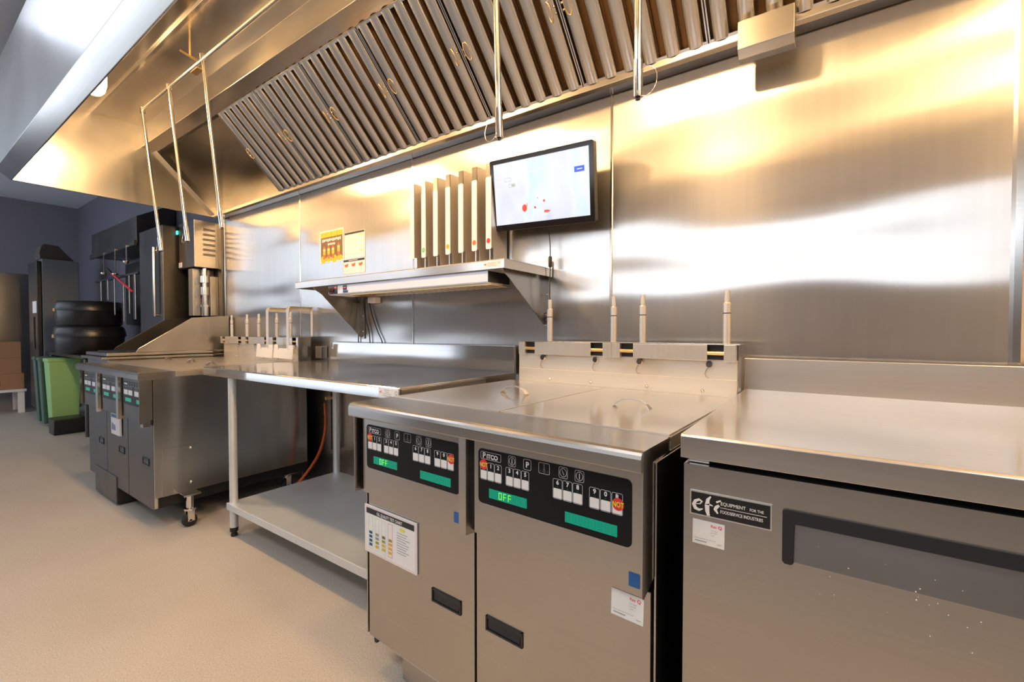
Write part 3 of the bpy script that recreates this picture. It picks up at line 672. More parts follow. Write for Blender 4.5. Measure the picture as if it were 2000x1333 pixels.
# ================================================================== WORK TABLE
wt = thing('work_table', 'long stainless work table with undershelf between the two fryers', 'table', (0, 0, 0))
X0, X1 = -2.95, -1.268
mb = MB(); mb.prism([(-.777, .868), (-.777, .909), (-.772, .914), (-.045, .914), (-.045, .908), (-.765, .908), (-.770, .868)], 'x', X0, X1, 'table_steel')
mb.box(X0, X0+.006, -.772, -.03, .868, .908, 'table_steel'); mb.box(X1-.006, X1, -.772, -.03, .868, .908, 'table_steel')
mb.build('table_top', wt, .0012)
MB().prism([(-.048, .908), (-.048, 1.045), (-.030, 1.047), (-.030, .90)], 'x', -2.82, X1, 'table_steel').build('splash_back', wt, .0015)
us = MB(); us.box(-2.672, -1.33, -.775, -.10, .181, .184, 'galv'); us.box(-2.672, -1.33, -.778, -.774, .148, .184, 'galv'); us.box(-2.672, -2.668, -.775, -.10, .148, .184, 'galv'); us.box(-1.334, -1.33, -.775, -.10, .148, .184, 'galv')
us.build('undershelf', wt, .001)
for x, y in ((-2.645, -.752), (-2.645, -.125), (-1.36, -.752), (-1.36, -.125)):
    lg = MB().cyl((x, y, .045), (x, y, .905), .0205, 'galv', 24).build('leg', wt)
    MB().lathe([(.016, 0), (.017, .012), (.013, .022), (.021, .028), (.021, .05)], (x, y, 0), 'body_dark').build('foot', lg)
ty = -.7772
tg = MB(); tg.rrect(-1.383, -1.273, .873, .909, .002, ty, 'paper'); tg.text('efi', -1.378, .889, .014, ty-.0006, 'ink_red', 1); tg.circle_ring(-1.284, .893, .007, .007, .0015, ty-.0005, 'ink_black')
for q, w in enumerate((.03, .02, .045, .05)): tg.fr(-1.335-w/2, -1.335+w/2, .900-.007*q, .9015-.007*q, ty-.0004, 'ink_grey')
tg.build('maker_label', wt)

# ================================================================== REFRIGERATOR
rf = thing('undercounter_refrigerator', 'stainless undercounter refrigerator with worktop at the right edge', 'refrigerator', (0, 0, 0))
A, B = -.238, .975
mb = MB(); mb.prism([(-.945, .868), (-.945, .911), (-.941, .915), (-.09, .915), (-.09, .905), (-.93, .905), (-.93, .868)], 'x', A, B, 'top_steel'); mb.box(A, A+.004, -.941, -.09, .868, .908, 'top_steel')
mb.build('worktop', rf, .0012)
MB().prism([(-.094, .908), (-.086, 1.024), (-.062, 1.024), (-.062, .90), (-.09, .90)], 'x', A-.003, B, 'top_steel').build('splash_back', rf, .0015)
MB().box(A+.01, B-.005, -.885, -.07, .13, .867, 'black').build('cabinet_body', rf, .002)
def fridge_door(xa, xb, handle):
    yF, yB = -.940, -.890; zb, zt = .16, .856
    pa, pb, pz0, pz1 = handle
    mb = MB()
    # front skin with a cut-out for the pull
    for x0_, x1_, z0_, z1_ in ((xa, pa, zb, zt), (pb, xb, zb, zt), (pa, pb, zb, pz0), (pa, pb, pz1, zt)):
        mb.box(x0_, x1_, yF, yB, z0_, z1_, 'front_steel')
    mb.add([(pa, yF, pz0), (pb, yF, pz0), (pb, yF+.013, pz1), (pa, yF+.013, pz1)], [(0, 1, 2, 3)], 'front_steel')
    mb.add([(pa, yF, pz0), (pa, yF+.013, pz1), (pa, yF, pz1)], [(0, 1, 2)], 'black')
    mb.add([(pa, yF+.013, pz1), (pb, yF+.013, pz1), (pb, yF, pz1), (pa, yF, pz1)], [(0, 1, 2, 3)], 'black')
    d = mb.build('door', rf, fix=False)
    hb = MB(); t = .003
    xa_, xb_, zt_, zi, zl = pa-.018, pb+.018, pz1+.021, pz1-.004, pz0-.006
    c6 = [(.006*(1-math.cos(PI/2*q/4)), .006*(1-math.sin(PI/2*q/4))) for q in range(5)]
    pts = [(xa_+a_, zt_-b_) for a_, b_ in c6]+[(xb_-a_, zt_-b_) for a_, b_ in reversed(c6)]
    pts += [(xb_, zl+.004), (xb_-.004, zl), (pb+.004, zl), (pb, zl+.004), (pb, zi), (pa, zi), (pa, zl+.004), (pa-.004, zl), (xa_+.004, zl), (xa_, zl+.004)]
    hb.prism(pts, 'y', yF-t, yF+.004, 'handle_black')
    hb.build('pull_handle', d, .0012)
    return d
fridge_door(A+.006, .365, (-.044, .30, .711, .783)); fridge_door(.371, B-.006, (.48, .82, .711, .783))
# water drops under the pull
ly = -.9402
lg = MB(); lg.box(-.2195, -.078, ly-.003, ly, .7585, .806, 'chrome'); lg.box(-.2170, -.0805, ly-.0034, ly-.001, .7610, .8035, 'black')
yy = ly-.0038
def blob(pts): lg.prism(pts, 'y', yy-.0003, yy, 'ink_white')
# hand-brushed e, f and i strokes
def stroke(p, w):
    L_, R_ = [], []
    for i, (a, b) in enumerate(p):
        q = p[min(i+1, len(p)-1)]; o = p[max(i-1, 0)]; dx, dz = q[0]-o[0], q[1]-o[1]; l = math.hypot(dx, dz) or 1
        L_.append((a-dz/l*w[i], b+dx/l*w[i])); R_.append((a+dz/l*w[i], b-dx/l*w[i]))
    for i in range(len(p)-1):
        lg.prism([L_[i], L_[i+1], R_[i+1], R_[i]], 'y', yy-.0003, yy, 'ink_white')
ex, ez = -.203, .781
stroke([(ex-.006, ez-.001), (ex+.003, ez+.001), (ex+.006, ez+.006), (ex+.001, ez+.009), (ex-.006, ez+.005), (ex-.009, ez-.002), (ex-.006, ez-.009), (ex+.001, ez-.0115), (ex+.008, ez-.008)], [.0006, .001, .002, .0022, .003, .0035, .0035, .0025, .0008])
stroke([(ex+.022, ez+.019), (ex+.017, ez+.012), (ex+.0155, ez), (ex+.016, ez-.010), (ex+.018, ez-.018), (ex+.021, ez-.018)], [.0012, .003, .0042, .0038, .0028, .001])
stroke([(ex+.013, ez+.002), (ex+.020, ez+.003), (ex+.026, ez+.0015)], [.0005, .0016, .0008])
stroke([(ex+.037, ez+.005), (ex+.032, ez), (ex+.030, ez-.004), (ex+.035, ez-.0115)], [.0022, .0032, .0030, .0012])
stroke([(ex+.032, ez+.010), (ex+.040, ez+.0145)], [.0018, .0014])
lg.text('EQUIPMENT', -.1635, .7870, .0092, yy, 'ink_white', .86, bold=.0001); lg.text('FOR THE', -.114, .7870, .0072, yy, 'ink_white', .80, bold=.0001)
lg.fr(-.1640, -.086, .7818, .7826, yy, 'ink_white'); lg.text('FOODSERVICE INDUSTRIES', -.1640, .7715, .0085, yy, 'ink_white', .70, bold=.0001)
lg.build('maker_plate', rf)
service_sticker(-.2145, -.1565, .701, .749, -.9403, math.radians(.5), 'white service sticker below the black name plate on the refrigerator', None)
hb = MB()
for k in range(22):
    x = random.uniform(-.02, .22); z = random.uniform(.66, .76) if k < 19 else random.uniform(.5, .65)
    yd = -.940 if z < .711 else -.940+.013*(z-.711)/.072
    s_ = random.uniform(.0007, .0015); hb.lathe([(s_, 0), (s_*.9, s_*.5), (s_*.4, s_*.9)], (x, yd, z), 'chrome', (0, -1, 0), 8)
o = hb.build('water_droplets', rf); o['kind'] = 'stuff'
for x in (A+.06, B-.06):
    for y in (-.83, -.14):
        MB().cyl((x, y, 0.0), (x, y, .13), .02, 'chrome', 14).build('leg', rf)
MB().box(A+.012, A+.05, -.925, -.895, .857, .867, 'bright_steel').build('top_hinge', rf, .001)

# ================================================================== WALL SHELF
ws = thing('wall_shelf', 'stainless wall shelf on triangular brackets above the work table', 'shelf', (0, 0, 0))
SX0, SX1 = -2.63, -1.071
mb = MB(); mb.prism([(-.402, 1.376), (-.402, 1.412), (-.398, 1.416), (-.014, 1.416), (-.014, 1.452), (-.011, 1.452), (-.011, 1.412), (-.395, 1.412), (-.397, 1.376)], 'x', SX0, SX1, 'top_steel')
mb.box(SX0, SX0+.003, -.398, -.014, 1.376, 1.413, 'top_steel'); mb.box(SX1-.003, SX1, -.398, -.014, 1.376, 1.413, 'top_steel'); mb.build('shelf_board', ws, .0012)
for x, dz in ((-2.52, 1.08), (-1.118, 1.155)):
    br = MB().prism([(-.37, 1.411), (-.345, 1.37), (-.30, 1.345), (-.022, dz), (-.011, dz), (-.011, 1.411)], 'x', x, x+.003, 'side_steel')
    br.box(x-.0, x+.03, -.0135, -.0105, dz-.01, 1.41, 'side_steel'); b = br.build('bracket', ws, .0008)
    for z in (1.14, 1.24): MB().lathe([(.006, 0), (.006, .003), (.002, .005)], (x+.018, -.0135, z+(dz-1.1)), 'chrome', (0, -1, 0), 12).build('bolt', b)
tg = MB(); tg.rrect(-1.178, -1.088, 1.383, 1.409, .002, -.4022, 'paper'); tg.fr(-1.172, -1.162, 1.394, 1.399, -.4026, 'ink_red'); tg.circle_ring(-1.097, 1.4, .004, .004, .001, -.4026, 'ink_black')
for q in range(3): tg.fr(-1.155, -1.11, 1.388+.006*q, 1.3892+.006*q, -.4026, 'ink_grey')
tg.build('maker_label', ws)
# heat strip under the shelf
hs = thing('heat_strip', 'long white strip warmer with red control knob under the wall shelf', 'food warmer', (0, 0, 0))
MB().prism([(-.392, 1.374), (-.392, 1.328), (-.386, 1.322), (-.24, 1.322), (-.235, 1.330), (-.235, 1.374)], 'x', -2.30, -1.163, 'label_white_daylit').build('housing', hs, .002)
MB().prism([(-.390, 1.372), (-.390, 1.326), (-.238, 1.326), (-.238, 1.372)], 'x', -1.163, -1.160, 'black').build('end_cap', hs, .001)
mb = MB(); mb.prism([(-.38, 1.3215), (-.38, 1.314), (-.25, 1.314), (-.25, 1.3215)], 'x', -2.12, -1.155, 'brass')
for k in range(24): mb.box(-2.1+k*.04, -2.096+k*.04, -.37, -.26, 1.3125, 1.314, 'ink_brown')
mb.build('reflector_grille', hs, .001)
kp = MB().rrect(-2.292, -2.215, 1.326, 1.372, .002, -.3925, 'black_gloss', .002); kp.ring(-2.288, -2.255, 1.332, 1.366, .016, .002, -.3948, 'ink_red'); kp.rrect(-2.238, -2.222, 1.358, 1.366, .003, -.3948, 'red_light'); kp.build('control_plate', hs)
MB().lathe([(.0125, 0), (.0125, .012), (.010, .016)], (-2.272, -.3945, 1.349), 'rubber', (0, -1, 0)).build('knob', hs)
mb = MB(); mb.rrect(-2.165, -2.13, 1.345, 1.370, .002, -.3925, 'black_gloss', .001); mb.fr(-2.158, -2.137, 1.355, 1.360, -.3937, 'red_light'); mb.fr(-2.165, -2.12, 1.330, 1.342, -.3925, 'ink_navy'); mb.fr(-2.21, -2.18, 1.35, 1.3515, -.3925, 'ink_grey'); mb.fr(-2.21, -2.175, 1.356, 1.3575, -.3925, 'ink_grey')
mb.build('warning_label', hs)
ob = MB().box(-2.40, -2.325, -.055, -.012, 1.30, 1.335, 'white').build('socket_box', hs, .002)
cords = [[(-2.312, -.24, 1.345), (-2.45, -.10, 1.33), (-2.533, -.022, 1.29), (-2.54, -.02, 1.2), (-2.55, -.016, 1.06), (-2.55, -.016, .95)],
         [(-2.37, -.04, 1.31), (-2.45, -.03, 1.335), (-2.484, -.022, 1.31), (-2.465, -.02, 1.2), (-2.432, -.018, 1.1), (-2.425, -.018, .95)],
         [(-2.40, -.04, 1.312), (-2.428, -.022, 1.315), (-2.40, -.02, 1.22), (-2.35, -.018, 1.12), (-2.305, -.018, 1.05), (-2.29, -.018, .95)]]
def smooth(pts, n=8):
    P = [Vector(p) for p in pts]; out = []
    for i in range(len(P)-1):
        a, b, c, d = P[max(i-1, 0)], P[i], P[i+1], P[min(i+2, len(P)-1)]
        for k in range(n):
            t = k/n; out.append(0.5*((2*b)+(c-a)*t+(2*a-5*b+4*c-d)*t*t+(-a+3*b-3*c+d)*t**3))
    return out+[P[-1]]
for i, cpts in enumerate(cords):
    tag(MB().tube(smooth(cpts), .0035, 'cable', 8).build('power_cord', None), ['black cord hanging straight down, leftmost below the strip warmer', 'middle black cord below the strip warmer', 'rightmost slanting black cord below the strip warmer'][i], 'cord', 'cords below the strip warmer')

# ================================================================== UPRIGHT DIVIDERS
dv = thing('divider_rack', 'steel rack of seven upright dividers standing on the wall shelf', 'rack', (0, 0, 0))
MB().box(-1.915, -1.335, -.030, -.026, 1.418, 1.93, 'soft_steel').build('back_plate', dv, .001)
dots = {1: 'ink_green', 3: 'ink_amber', 5: 'ink_orange', 6: 'ink_red'}
for k in range(7):
    x = -1.885+.0885*k
    mb = MB().prism([(-.160, 1.522), (-.160, 1.924), (-.031, 1.930), (-.031, 1.43), (-.14, 1.43), (-.14, 1.522)], 'x', x+.029, x+.031, 'soft_steel')
    mb.prism([(x, -.160), (x+.031, -.160), (x+.031, -.157), (x, -.157)], 'z', 1.535, 1.924, 'bright_steel')
    d = mb.build('divider', dv, .0006)
    lb = MB().prism(MB().rr_pts(x-.001, x+.032, 1.515, 1.86, .008), 'y', -.1625, -.1605, 'label_white_daylit')
    if k in dots: lb.disc(x+.0155, 1.555, .0115, .0125, -.1628, dots[k]); lb.fr(x+.009, x+.022, 1.555, 1.557, -.1634, 'ink_white' if k == 1 else 'ink_brown')
    lb.build('label_strip', d)
    MB().cyl((x+.0155, -.150, 1.419), (x+.0155, -.150, 1.525), .0028, 'chrome', 8).build('rod', d)

# ================================================================== WALL SCREEN
tvr = thing('wall_screen', 'flat black framed monitor on the wall showing a pale blue page', 'monitor', (0, 0, 0))
TW, TH = .535, .325
Rm = Matrix.Translation((-1.066, -.142, 1.755)) @ Matrix.Rotation(math.radians(2.4), 4, 'Y') @ Matrix.Rotation(math.radians(9), 4, 'X')
def tv(mb, name, par=None, bevel=0.0): return mb.xf(Rm).build(name, par or tvr, bevel)
tv(MB().prism(MB().rr_pts(-TW/2, TW/2, -TH/2, TH/2, .008), 'y', 0, .030, 'black'), 'casing')
MBb = MB(); MBb.ring(-TW/2, TW/2, -TH/2, TH/2, .008, .020, -.0005, 'black_gloss', .0015); MBb.fr(-TW/2+.005, TW/2-.005, -TH/2, -TH/2+.026, -.0003, 'black_gloss', .001)
tv(MBb, 'bezel')
scn = tv(MB().fr(-TW/2+.020, TW/2-.020, -TH/2+.026, TH/2-.020, -.0002, 'screen'), 'display')
g = MB(); y = -.0010
def sx(u): return -TW/2+.020+u*(TW-.04)
def sz(v): return TH/2-.020-v*(TH-.046)
g.fr(sx(.86), sx(.955), sz(.345), sz(.262), y, 'screen_blue'); g.fr(sx(.885), sx(.935), sz(.309), sz(.298), y-.0004, 'screen_pale')
g.ring(sx(.125), sx(.195), sz(.305), sz(.245), .001, .0014, y, 'screen_grey'); g.ring(sx(.17), sx(.245), sz(.405), sz(.35), .001, .0014, y, 'screen_grey'); g.fr(sx(.20), sx(.24), sz(.395), sz(.36), y, 'screen_grey')
for (u, v, w) in ((.03, .29, .07), (.03, .40, .03), (.22, .245, .05), (.31, .235, .05), (.40, .21, .07), (.52, .19, .04), (.62, .17, .08), (.37, .13, .03), (.14, .08, .12), (.80, .09, .02), (.84, .085, .02), (.84, .215, .05), (.78, .45, .08), (.26, .37, .05), (.32, .965, .1), (.53, .90, .06)):
    g.fr(sx(u), sx(u+w), sz(v+.008), sz(v), y, 'screen_pale')
g.disc(sx(.335), sz(.765), .013, .0165, y, 'screen_red'); g.fr(sx(.36), sx(.366), sz(.745), sz(.69), y, 'screen_red')
g.disc(sx(.45), sz(.775), .005, .0055, y, 'screen_red'); g.disc(sx(.548), sz(.69), .005, .0055, y, 'screen_red'); g.disc(sx(.482), sz(.635), .0022, .0025, y, 'screen_red')
g.prism([(sx(.545), sz(.875)), (sx(.548), sz(.835)), (sx(.585), sz(.838)), (sx(.615), sz(.858)), (sx(.59), sz(.872))], 'y', y-.0003, y, 'screen_red')
tv(g, 'page_marks', scn)
MB().box(-1.12, -1.0, -.115, -.012, 1.68, 1.83, 'black').build('wall_mount', tvr, .003)
cp = smooth([(-1.062, -.10, 1.64), (-1.060, -.06, 1.56), (-1.058, -.056, 1.44), (-1.064, -.05, 1.30), (-1.070, -.035, 1.18), (-1.078, -.026, 1.08), (-1.08, -.03, .98)])
mb = MB().tube(cp, .0024, 'cable', 8); mb.lathe([(.004, -.026), (.0085, -.022), (.0085, .022), (.004, .026)], (-1.058, -.056, 1.442), 'rubber')
coil = [(-1.085+.016*math.cos(t*1.7)+.004*math.sin(t*5), -.045-.006*math.sin(t), 1.165+.022*math.sin(t*1.3)+.0012*t) for t in [i*.35 for i in range(48)]]
mb.tube(smooth(coil, 2), .002, 'cable', 6)
tag(mb.build('power_cord', None), 'thin black cord dropping from the wall screen past the shelf end', 'cord')

# ================================================================== POSTERS
def framed(x0, x1, z0, z1, m='laminate'):
    return MB().box(x0, x1, -.0088, -.0072, z0, z1, m)
p = framed(-3.000, -2.715, 1.605, 1.832); y = -.0090; a, b, z0, z1 = -2.985, -2.727, 1.618, 1.820
p.fr(a, b, z0, z1, y, 'ink_brown')
for k in range(4): p.fr(a+.065*k+.001, a+.065*k+.062, z1-.035, z1, y-.0004, 'ink_yellow')
for q in range(11): p.fr(a+.018+.0205*q, a+.034+.0205*q, z1-.068+.003*(q % 3), z1-.046-.002*(q % 2), y-.0006, 'ink_white')
for q in range(5): p.fr(a+.085+.018*q, a+.099+.018*q, z1-.094+.002*(q % 2), z1-.079, y-.0006, 'ink_white')
for k in range(4):
    cx = a+.042+.053*k+(.012 if k == 3 else 0); zz = z0+.045+(.01 if k == 3 else 0)
    p.rrect(cx-.013, cx+.013, zz-.03, zz+.01, .005, y-.0006, 'ink_orange'); p.rrect(cx-.015, cx+.015, zz+.0, zz+.045, .007, y-.0009, 'ink_yellow'); p.prism([(cx-.011, zz+.044), (cx+.011, zz+.044), (cx+.004, zz+.062), (cx-.004, zz+.062)], 'y', y-.0012, y-.0008, 'ink_orange')
    p.fr(cx-.010, cx+.010, zz+.028, zz+.038, y-.0013, 'ink_white')
for k in range(4): p.disc(a+.03+.065*k, z0+.012, .032, .020 if k % 2 else .026, y-.0004, 'ink_yellow')
tag(p.build('poster', None), 'dark and yellow sauce bottle poster, leftmost of the wall sheets', 'poster')
p = framed(-2.708, -2.484, 1.612, 1.790); p.fr(-2.703, -2.489, 1.773, 1.786, y, 'ink_black'); p.ring(-2.704, -2.488, 1.640, 1.787, .001, .0015, y, 'ink_grey')
p.fr(-2.545, -2.505, 1.760, 1.768, y, 'ink_lime'); p.fr(-2.545, -2.505, 1.655, 1.663, y, 'ink_lime')
for q in range(9): p.fr(-2.695, -2.695+random.uniform(.05, .12), 1.655+.012*q, 1.6562+.012*q, y, 'ink_white')
tag(p.build('poster', None), 'white sheet with a black heading strip, right of the sauce poster', 'poster')
p = framed(-2.722, -2.486, 1.508, 1.607); p.fr(-2.718, -2.490, 1.590, 1.604, y, 'ink_black'); p.fr(-2.66, -2.56, 1.595, 1.599, y-.0005, 'ink_white'); p.ring(-2.719, -2.489, 1.511, 1.604, .001, .0015, y, 'ink_grey')
for k in range(3):
    cx = -2.685+.077*k; p.prism([(cx-.022, 1.578), (cx-.012, 1.572), (cx, 1.575), (cx+.022, 1.579), (cx+.018, 1.560), (cx+.004, 1.553), (cx-.018, 1.558)], 'y', y-.0003, y, 'ink_orange')
    for q in range(3): p.fr(cx-.022, cx+.02, 1.525+.008*q, 1.5262+.008*q, y, 'ink_grey')
tag(p.build('poster', None), 'small landscape sheet with three orange pictures, lowest of the wall sheets', 'poster')

# ================================================================== ELECTRICAL BOX and things beyond the hood
ebx = thing('control_cabinet', 'louvred steel control cabinet on the wall beyond the hood end', 'cabinet', (0, 0, 0))
MB().box(-4.95, -4.605, -.218, -.004, 1.697, 2.110, 'dark_steel').build('cabinet_body', ebx, .003)
d = MB().box(-4.605, -4.600, -.220, -.004, 1.695, 2.112, 'front_steel').build('louvred_cover', ebx, .002)
for k in range(6):
    z = 1.80+.045*k
    MB().prism([(-4.600, z), (-4.588, z+.004), (-4.586, z+.010), (-4.600, z+.020)], 'y', -.155, -.055, 'front_steel').build('louvre', d, .001)
mb = MB(); mb.box(-4.985, -4.955, -.23, -.219, 2.02, 2.055, 'cyan_light'); mb.build('status_light', ebx)
mb = MB(); mb.box(-4.95, -4.88, -.2215, -.219, 1.71, 1.755, 'paper'); mb.box(-4.93, -4.885, -.2215, -.219, 1.765, 1.772, 'ink_red'); mb.build('sticker', ebx)
tag(MB().box(-4.80, -4.70, -.20, -.03, 1.26, 1.69, 'front_steel').build('switch_panel', None, .003), 'pale steel panel below the louvred cabinet', 'panel')
jb = thing('conduit_run', 'vertical conduit fittings below the louvred cabinet', 'conduit', (0, 0, 0))
mb = MB()
for z0_, z1_, r_ in ((1.26, 1.34, .028), (1.34, 1.36, .036), (1.36, 1.45, .02), (1.45, 1.52, .034), (1.52, 1.56, .02), (1.56, 1.62, .036), (1.62, 1.69, .018)): mb.cyl((-4.64, -.125, z0_), (-4.64, -.125, z1_), r_, 'pipe', 16)
mb.build('conduit', jb)
MB().box(-4.66, -4.605, -.095, -.01, 1.26, 1.62, 'front_steel').build('junction_box', jb, .003)
tag(MB().box(-5.62, -5.0, -.33, -.01, 0.0, 2.10, 'dark_steel').build('tall_cabinet', None, .006), 'tall dark steel cabinet left of the louvred cabinet', 'cabinet')
tag(MB().cyl((-5.12, -.36, 1.26), (-5.12, -.36, 1.90), .012, 'pipe', 14).cyl((-5.12, -.36, 1.86), (-5.12, -.332, 1.88), .012, 'pipe', 12).cyl((-5.12, -.36, 1.27), (-5.12, -.332, 1.27), .012, 'pipe', 12).build('gas_pipe', None), 'pale vertical pipe in front of the tall dark cabinet', 'pipe')
ohs = thing('overhead_shelf', 'dark steel overhead shelf unit on the back wall beyond the hood', 'shelf', (0, 0, 0))
MB().prism([(-.34, 2.00), (-.34, 2.27), (-.05, 2.44), (-.01, 2.44), (-.01, 2.00)], 'x', -7.25, -5.66, 'dark_steel').build('shelf_body', ohs, .004)
MB().box(-7.25, -5.66, -.36, -.34, 1.98, 2.03, 'dark_steel').build('rail', ohs, .002)
for i, (x, L_) in enumerate(((-6.66, .22), (-6.25, .26), (-5.88, .16))):
    mb = MB().box(x-.012, x+.012, -.368, -.362, 2.0-L_, 2.0, 'pipe'); mb.lathe([(.03, 0), (.028, -.02), (.012, -.03)], (x, -.365, 2.0-L_), 'pipe')
    tag(mb.build('ladle', None, 0), ['leftmost ladle hanging from the dark overhead shelf', 'middle ladle hanging from the dark overhead shelf', 'rightmost short ladle hanging from the dark overhead shelf'][i], 'ladle', 'ladles under the overhead shelf')
tg = MB(); tg.tube([(-6.30, -.385, 1.74), (-5.98, -.385, 1.63), (-5.66, -.385, 1.52)], .010, 'ink_red', 8); tg.tube([(-6.30, -.385, 1.74), (-6.45, -.385, 1.80)], .012, 'black', 8)
tag(tg.build('tongs', None), 'red handled tongs hanging on the dark wall', 'tongs')
mb = MB()
ur = thing('pot_rack', 'dark rack with hanging steel utensils beyond the hood', 'rack', (0, 0, 0))
MB().box(-7.2, -5.68, -.33, -.30, 1.70, 1.72, 'dark_steel').build('bar', ur)
MB().box(-7.2, -5.68, -.04, -.01, 1.20, 1.95, 'dark_steel').build('back_board', ur)
for x, z0_, z1_, w in ((-6.95, 1.47, 1.70, .02), (-6.7, 1.47, 1.70, .03), (-6.45, 1.30, 1.70, .022), (-6.15, 1.22, 1.62, .03), (-5.95, 1.30, 1.70, .02), (-5.78, 1.24, 1.70, .03)):
    MB().box(x-w, x+w, -.335, -.325, z0_, z1_, 'side_steel').build('utensil', ur, .004)
# griddle
gr = thing('flat_griddle', 'steel griddle with sloped side splash beyond the far fryer bank', 'griddle', (0, 0, 0))
GX0, GX1 = -4.97, -4.40
MB().box(GX0, GX1, -.86, -.03, .80, .905, 'front_steel').build('griddle_body', gr, .004)
MB().box(GX0, GX1+.012, -.90, -.02, .905, .925, 'front_steel').build('rail_lower', gr, .003)
MB().box(GX0, GX1+.008, -.87, -.02, .930, .955, 'front_steel').build('rail_upper', gr, .004)
MB().box(GX0+.02, GX1-.02, -.80, -.06, .956, .962, 'black').build('cooking_plate', gr)
MB().prism([(-.70, .955), (-.68, .985), (-.315, 1.235), (-.08, 1.255), (-.03, 1.255), (-.03, .955)], 'x', GX1-.006, GX1, 'front_steel').build('side_splash', gr, .002)
MB().prism([(-.69, .958), (-.68, .98), (-.315, 1.228), (-.05, 1.228), (-.05, .958)], 'x', GX1-.012, GX1-.007, 'black').build('splash_lining', gr)
MB().box(GX0, GX1-.012, -.045, -.03, .955, 1.25, 'black').build('back_splash', gr, .002)
MB().prism([(-.70, .955), (-.68, .985), (-.315, 1.235), (-.08, 1.245), (-.03, 1.245), (-.03, .955)], 'x', GX0, GX0+.006, 'black').build('side_splash', gr, .002)
for x in (GX0+.05, GX1-.05):
    for yy_ in (-.80, -.10): MB().box(x-.02, x+.02, yy_-.02, yy_+.02, 0, .80, 'dark_steel').build('leg', gr)
MB().box(GX0+.01, GX1-.02, -.80, -.06, .30, .79, 'body_dark').build('cabinet_body', gr, .003)
for x in (-4.55, -4.70, -4.85): MB().lathe([(.022, 0), (.020, .02), (.008, .026)], (x, -.865, .845), 'chrome', (0, -1, 0), 14).build('knob', gr)
# black stacked cookers
def cooker(loc, h, w, label):
    r = thing('lidded_pan', label, 'pan', loc, 0, 'black lidded pans stacked on the far counter')
    MB().lathe([(w*.90, 0), (w*.97, h*.06), (w, h*.55), (w*1.02, h*.62)], (0, 0, 0), 'black', n=32).build('pan_body', r)
    MB().lathe([(w*1.05, h*.62), (w*1.05, h*.70), (w*1.0, h*.92), (w*.94, h), (.02, h)], (0, 0, 0), 'black', n=32).build('lid', r)
    mb = MB().tube([(-w, -.05, h*.7), (-w-.10, -.08, h*.74), (-w-.18, -.1, h*.78)], .018, 'rubber', 10); mb.build('side_handle', r)
    MB().box(-.03, .03, -w*1.06, -w*1.0, h*.58, h*.70, 'brass').build('latch', r, .003)
    return r
ct = thing('far_counter', 'dark steel counter beyond the griddle carrying black pans', 'counter', (0, 0, 0))
MB().box(-8.0, -6.3, -.63, -.10, .83, .865, 'dark_steel').build('counter_top', ct, .004)
for x in (-7.98, -6.4):
    for yy_ in (-.58, -.16): MB().cyl((x, yy_, 0), (x, yy_, .83), .02, 'dark_steel', 12).build('leg', ct)
cooker((-6.98, -.42, .866), .31, .30, 'lower black lidded pan on the far counter')
cooker((-6.98, -.42, 1.177), .28, .29, 'upper black lidded pan stacked on another')
# green bins
def make_bin(mat):
    r = thing('waste_bin', 'x', 'bin', (0, 0, 0), 0, 'green bins below the far counter')
    mb = MB(); w0, w1, h = .15, .19, .78
    vs = [(-w0, -w0, .03), (w0, -w0, .03), (w0, w0, .03), (-w0, w0, .03), (-w1, -w1, h), (w1, -w1, h), (w1, w1, h), (-w1, w1, h)]
    mb.add(vs, [(3, 2, 1, 0), (4, 5, 6, 7), (0, 1, 5, 4), (1, 2, 6, 5), (2, 3, 7, 6), (3, 0, 4, 7)], mat); mb.build('bin_body', r, .012)
    MB().box(-w1-.01, w1+.01, -w1-.01, w1+.01, h-.03, h+.01, mat).build('rim', r, .01)
    for s in (-1, 1): MB().lathe([(.03, -.015), (.035, 0), (.03, .015)], (s*.12, .05, .035), 'rubber', (1, 0, 0)).build('wheel', r)
    return r
b1 = make_bin('bin_green'); b1.location = (-7.2, -.62, 0); b1.scale = (.62, .72, 1.03); b1['label'] = 'bright green plastic bin nearest the far fryer bank'
b2 = make_bin('bin_dark_green'); b2.location = (-7.56, -.63, 0); b2.scale = (.36, .7, 1.03); b2['label'] = 'dark green bin, middle of the three far bins'
b3 = make_bin('bin_dark_green'); b3.location = (-7.82, -.63, 0); b3.scale = (.36, .7, 1.03); b3['label'] = 'dark green bin farthest from the fryers'
tag(MB().prism([(-6.97, 0), (-6.75, 0), (-6.72, .17), (-7.0, .17)], 'y', -.78, -.52, 'black').build('floor_tub', None, .01), 'low black tub on the floor beside the bright green bin', 'tub')
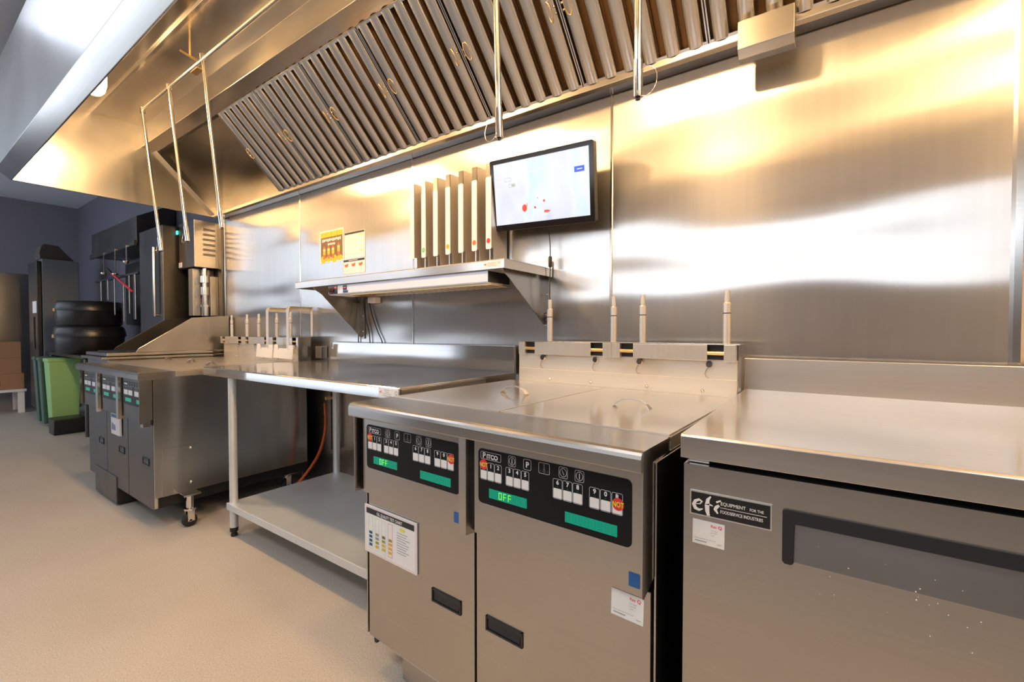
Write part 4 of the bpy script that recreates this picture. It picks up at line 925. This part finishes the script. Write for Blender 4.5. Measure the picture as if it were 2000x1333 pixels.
# far refrigerator with bag
ff = thing('upright_refrigerator', 'tall grey upright refrigerator at the far end wall', 'refrigerator', (0, 0, 0))
MB().box(-8.6, -8.06, -.64, -.30, .12, 2.03, 'grey_paint').build('cabinet_body', ff, .006)
MB().box(-8.59, -8.07, -.685, -.645, .14, 2.0, 'body_dark').build('door', ff, .006)
MB().box(-8.35, -8.12, -.687, -.685, 1.35, 1.5, 'paper').build('notice', ff)
MB().cyl((-8.11, -.71, .9), (-8.11, -.71, 1.3), .010, 'black', 12).build('door_handle', ff)
for x in (-8.55, -8.1):
    for yy_ in (-.60, -.36): MB().cyl((x, yy_, 0), (x, yy_, .12), .02, 'black', 10).build('leg', ff)
mb = MB(); mb.prism([(-.64, 0), (-.65, .08), (-.63, .17), (-.60, .20), (-.47, .19), (-.40, .10), (-.33, .02), (-.33, 0)], 'x', -8.5, -8.15, 'bag')
o = mb.build('cloth_bag', None, .03, 3); o.location = (0, 0, 2.031); tag(o, 'dark soft bag lying on top of the far refrigerator', 'bag')
# boxes on a stand
stn = thing('low_stand', 'low pale stand under the cardboard boxes at the left edge', 'stand', (0, 0, 0))
MB().box(-9.55, -9.05, -1.25, -.66, .29, .325, 'white').build('stand_top', stn, .004)
for x in (-9.50, -9.10):
    for yy_ in (-1.2, -.71): MB().box(x-.03, x+.03, yy_-.03, yy_+.03, 0, .29, 'white').build('leg', stn)
for k in range(3):
    mb = MB().box(-9.45+.02*k, -9.08, -1.18, -.68-.025*(k > 0), 0, .215, 'cardboard'); mb.box(-9.079, -9.0785, -.95, -.90, .05, .12, 'ink_black')
    o = mb.build('cardboard_box', None, .004); o.location = (0, 0, .326+.2165*k)
    tag(o, ['bottom brown carton on the low stand at the left edge', 'middle brown carton of the stack at the left edge', 'top brown carton of the stack at the left edge'][k], 'box', 'cardboard boxes on the low stand')
mb = MB().box(-9.598, -9.59, -1.0, -.55, .4, 1.95, 'side_steel')
tag(mb.build('steel_sheet', None), 'shiny steel sheet on the far end wall behind the boxes', 'panel')
# gas hose behind the table
hs2 = smooth([(-2.86, -.07, .62), (-2.85, -.07, .50), (-2.85, -.08, .40), (-2.88, -.11, .26), (-2.94, -.18, .12), (-2.99, -.27, .015)])
tag(MB().tube(hs2, .0095, 'orange_hose', 10).build('gas_hose', None), 'orange gas hose hanging behind the work table', 'hose')
vl = thing('gas_valve', 'vertical gas pipe with valve behind the work table', 'valve', (0, 0, 0))
mb = MB().cyl((-2.80, -.045, .30), (-2.80, -.045, .90), .015, 'body_dark', 12); mb.build('riser_pipe', vl)
MB().cyl((-2.80, -.045, .66), (-2.80, -.10, .66), .012, 'brass', 10).build('valve_handle', vl)
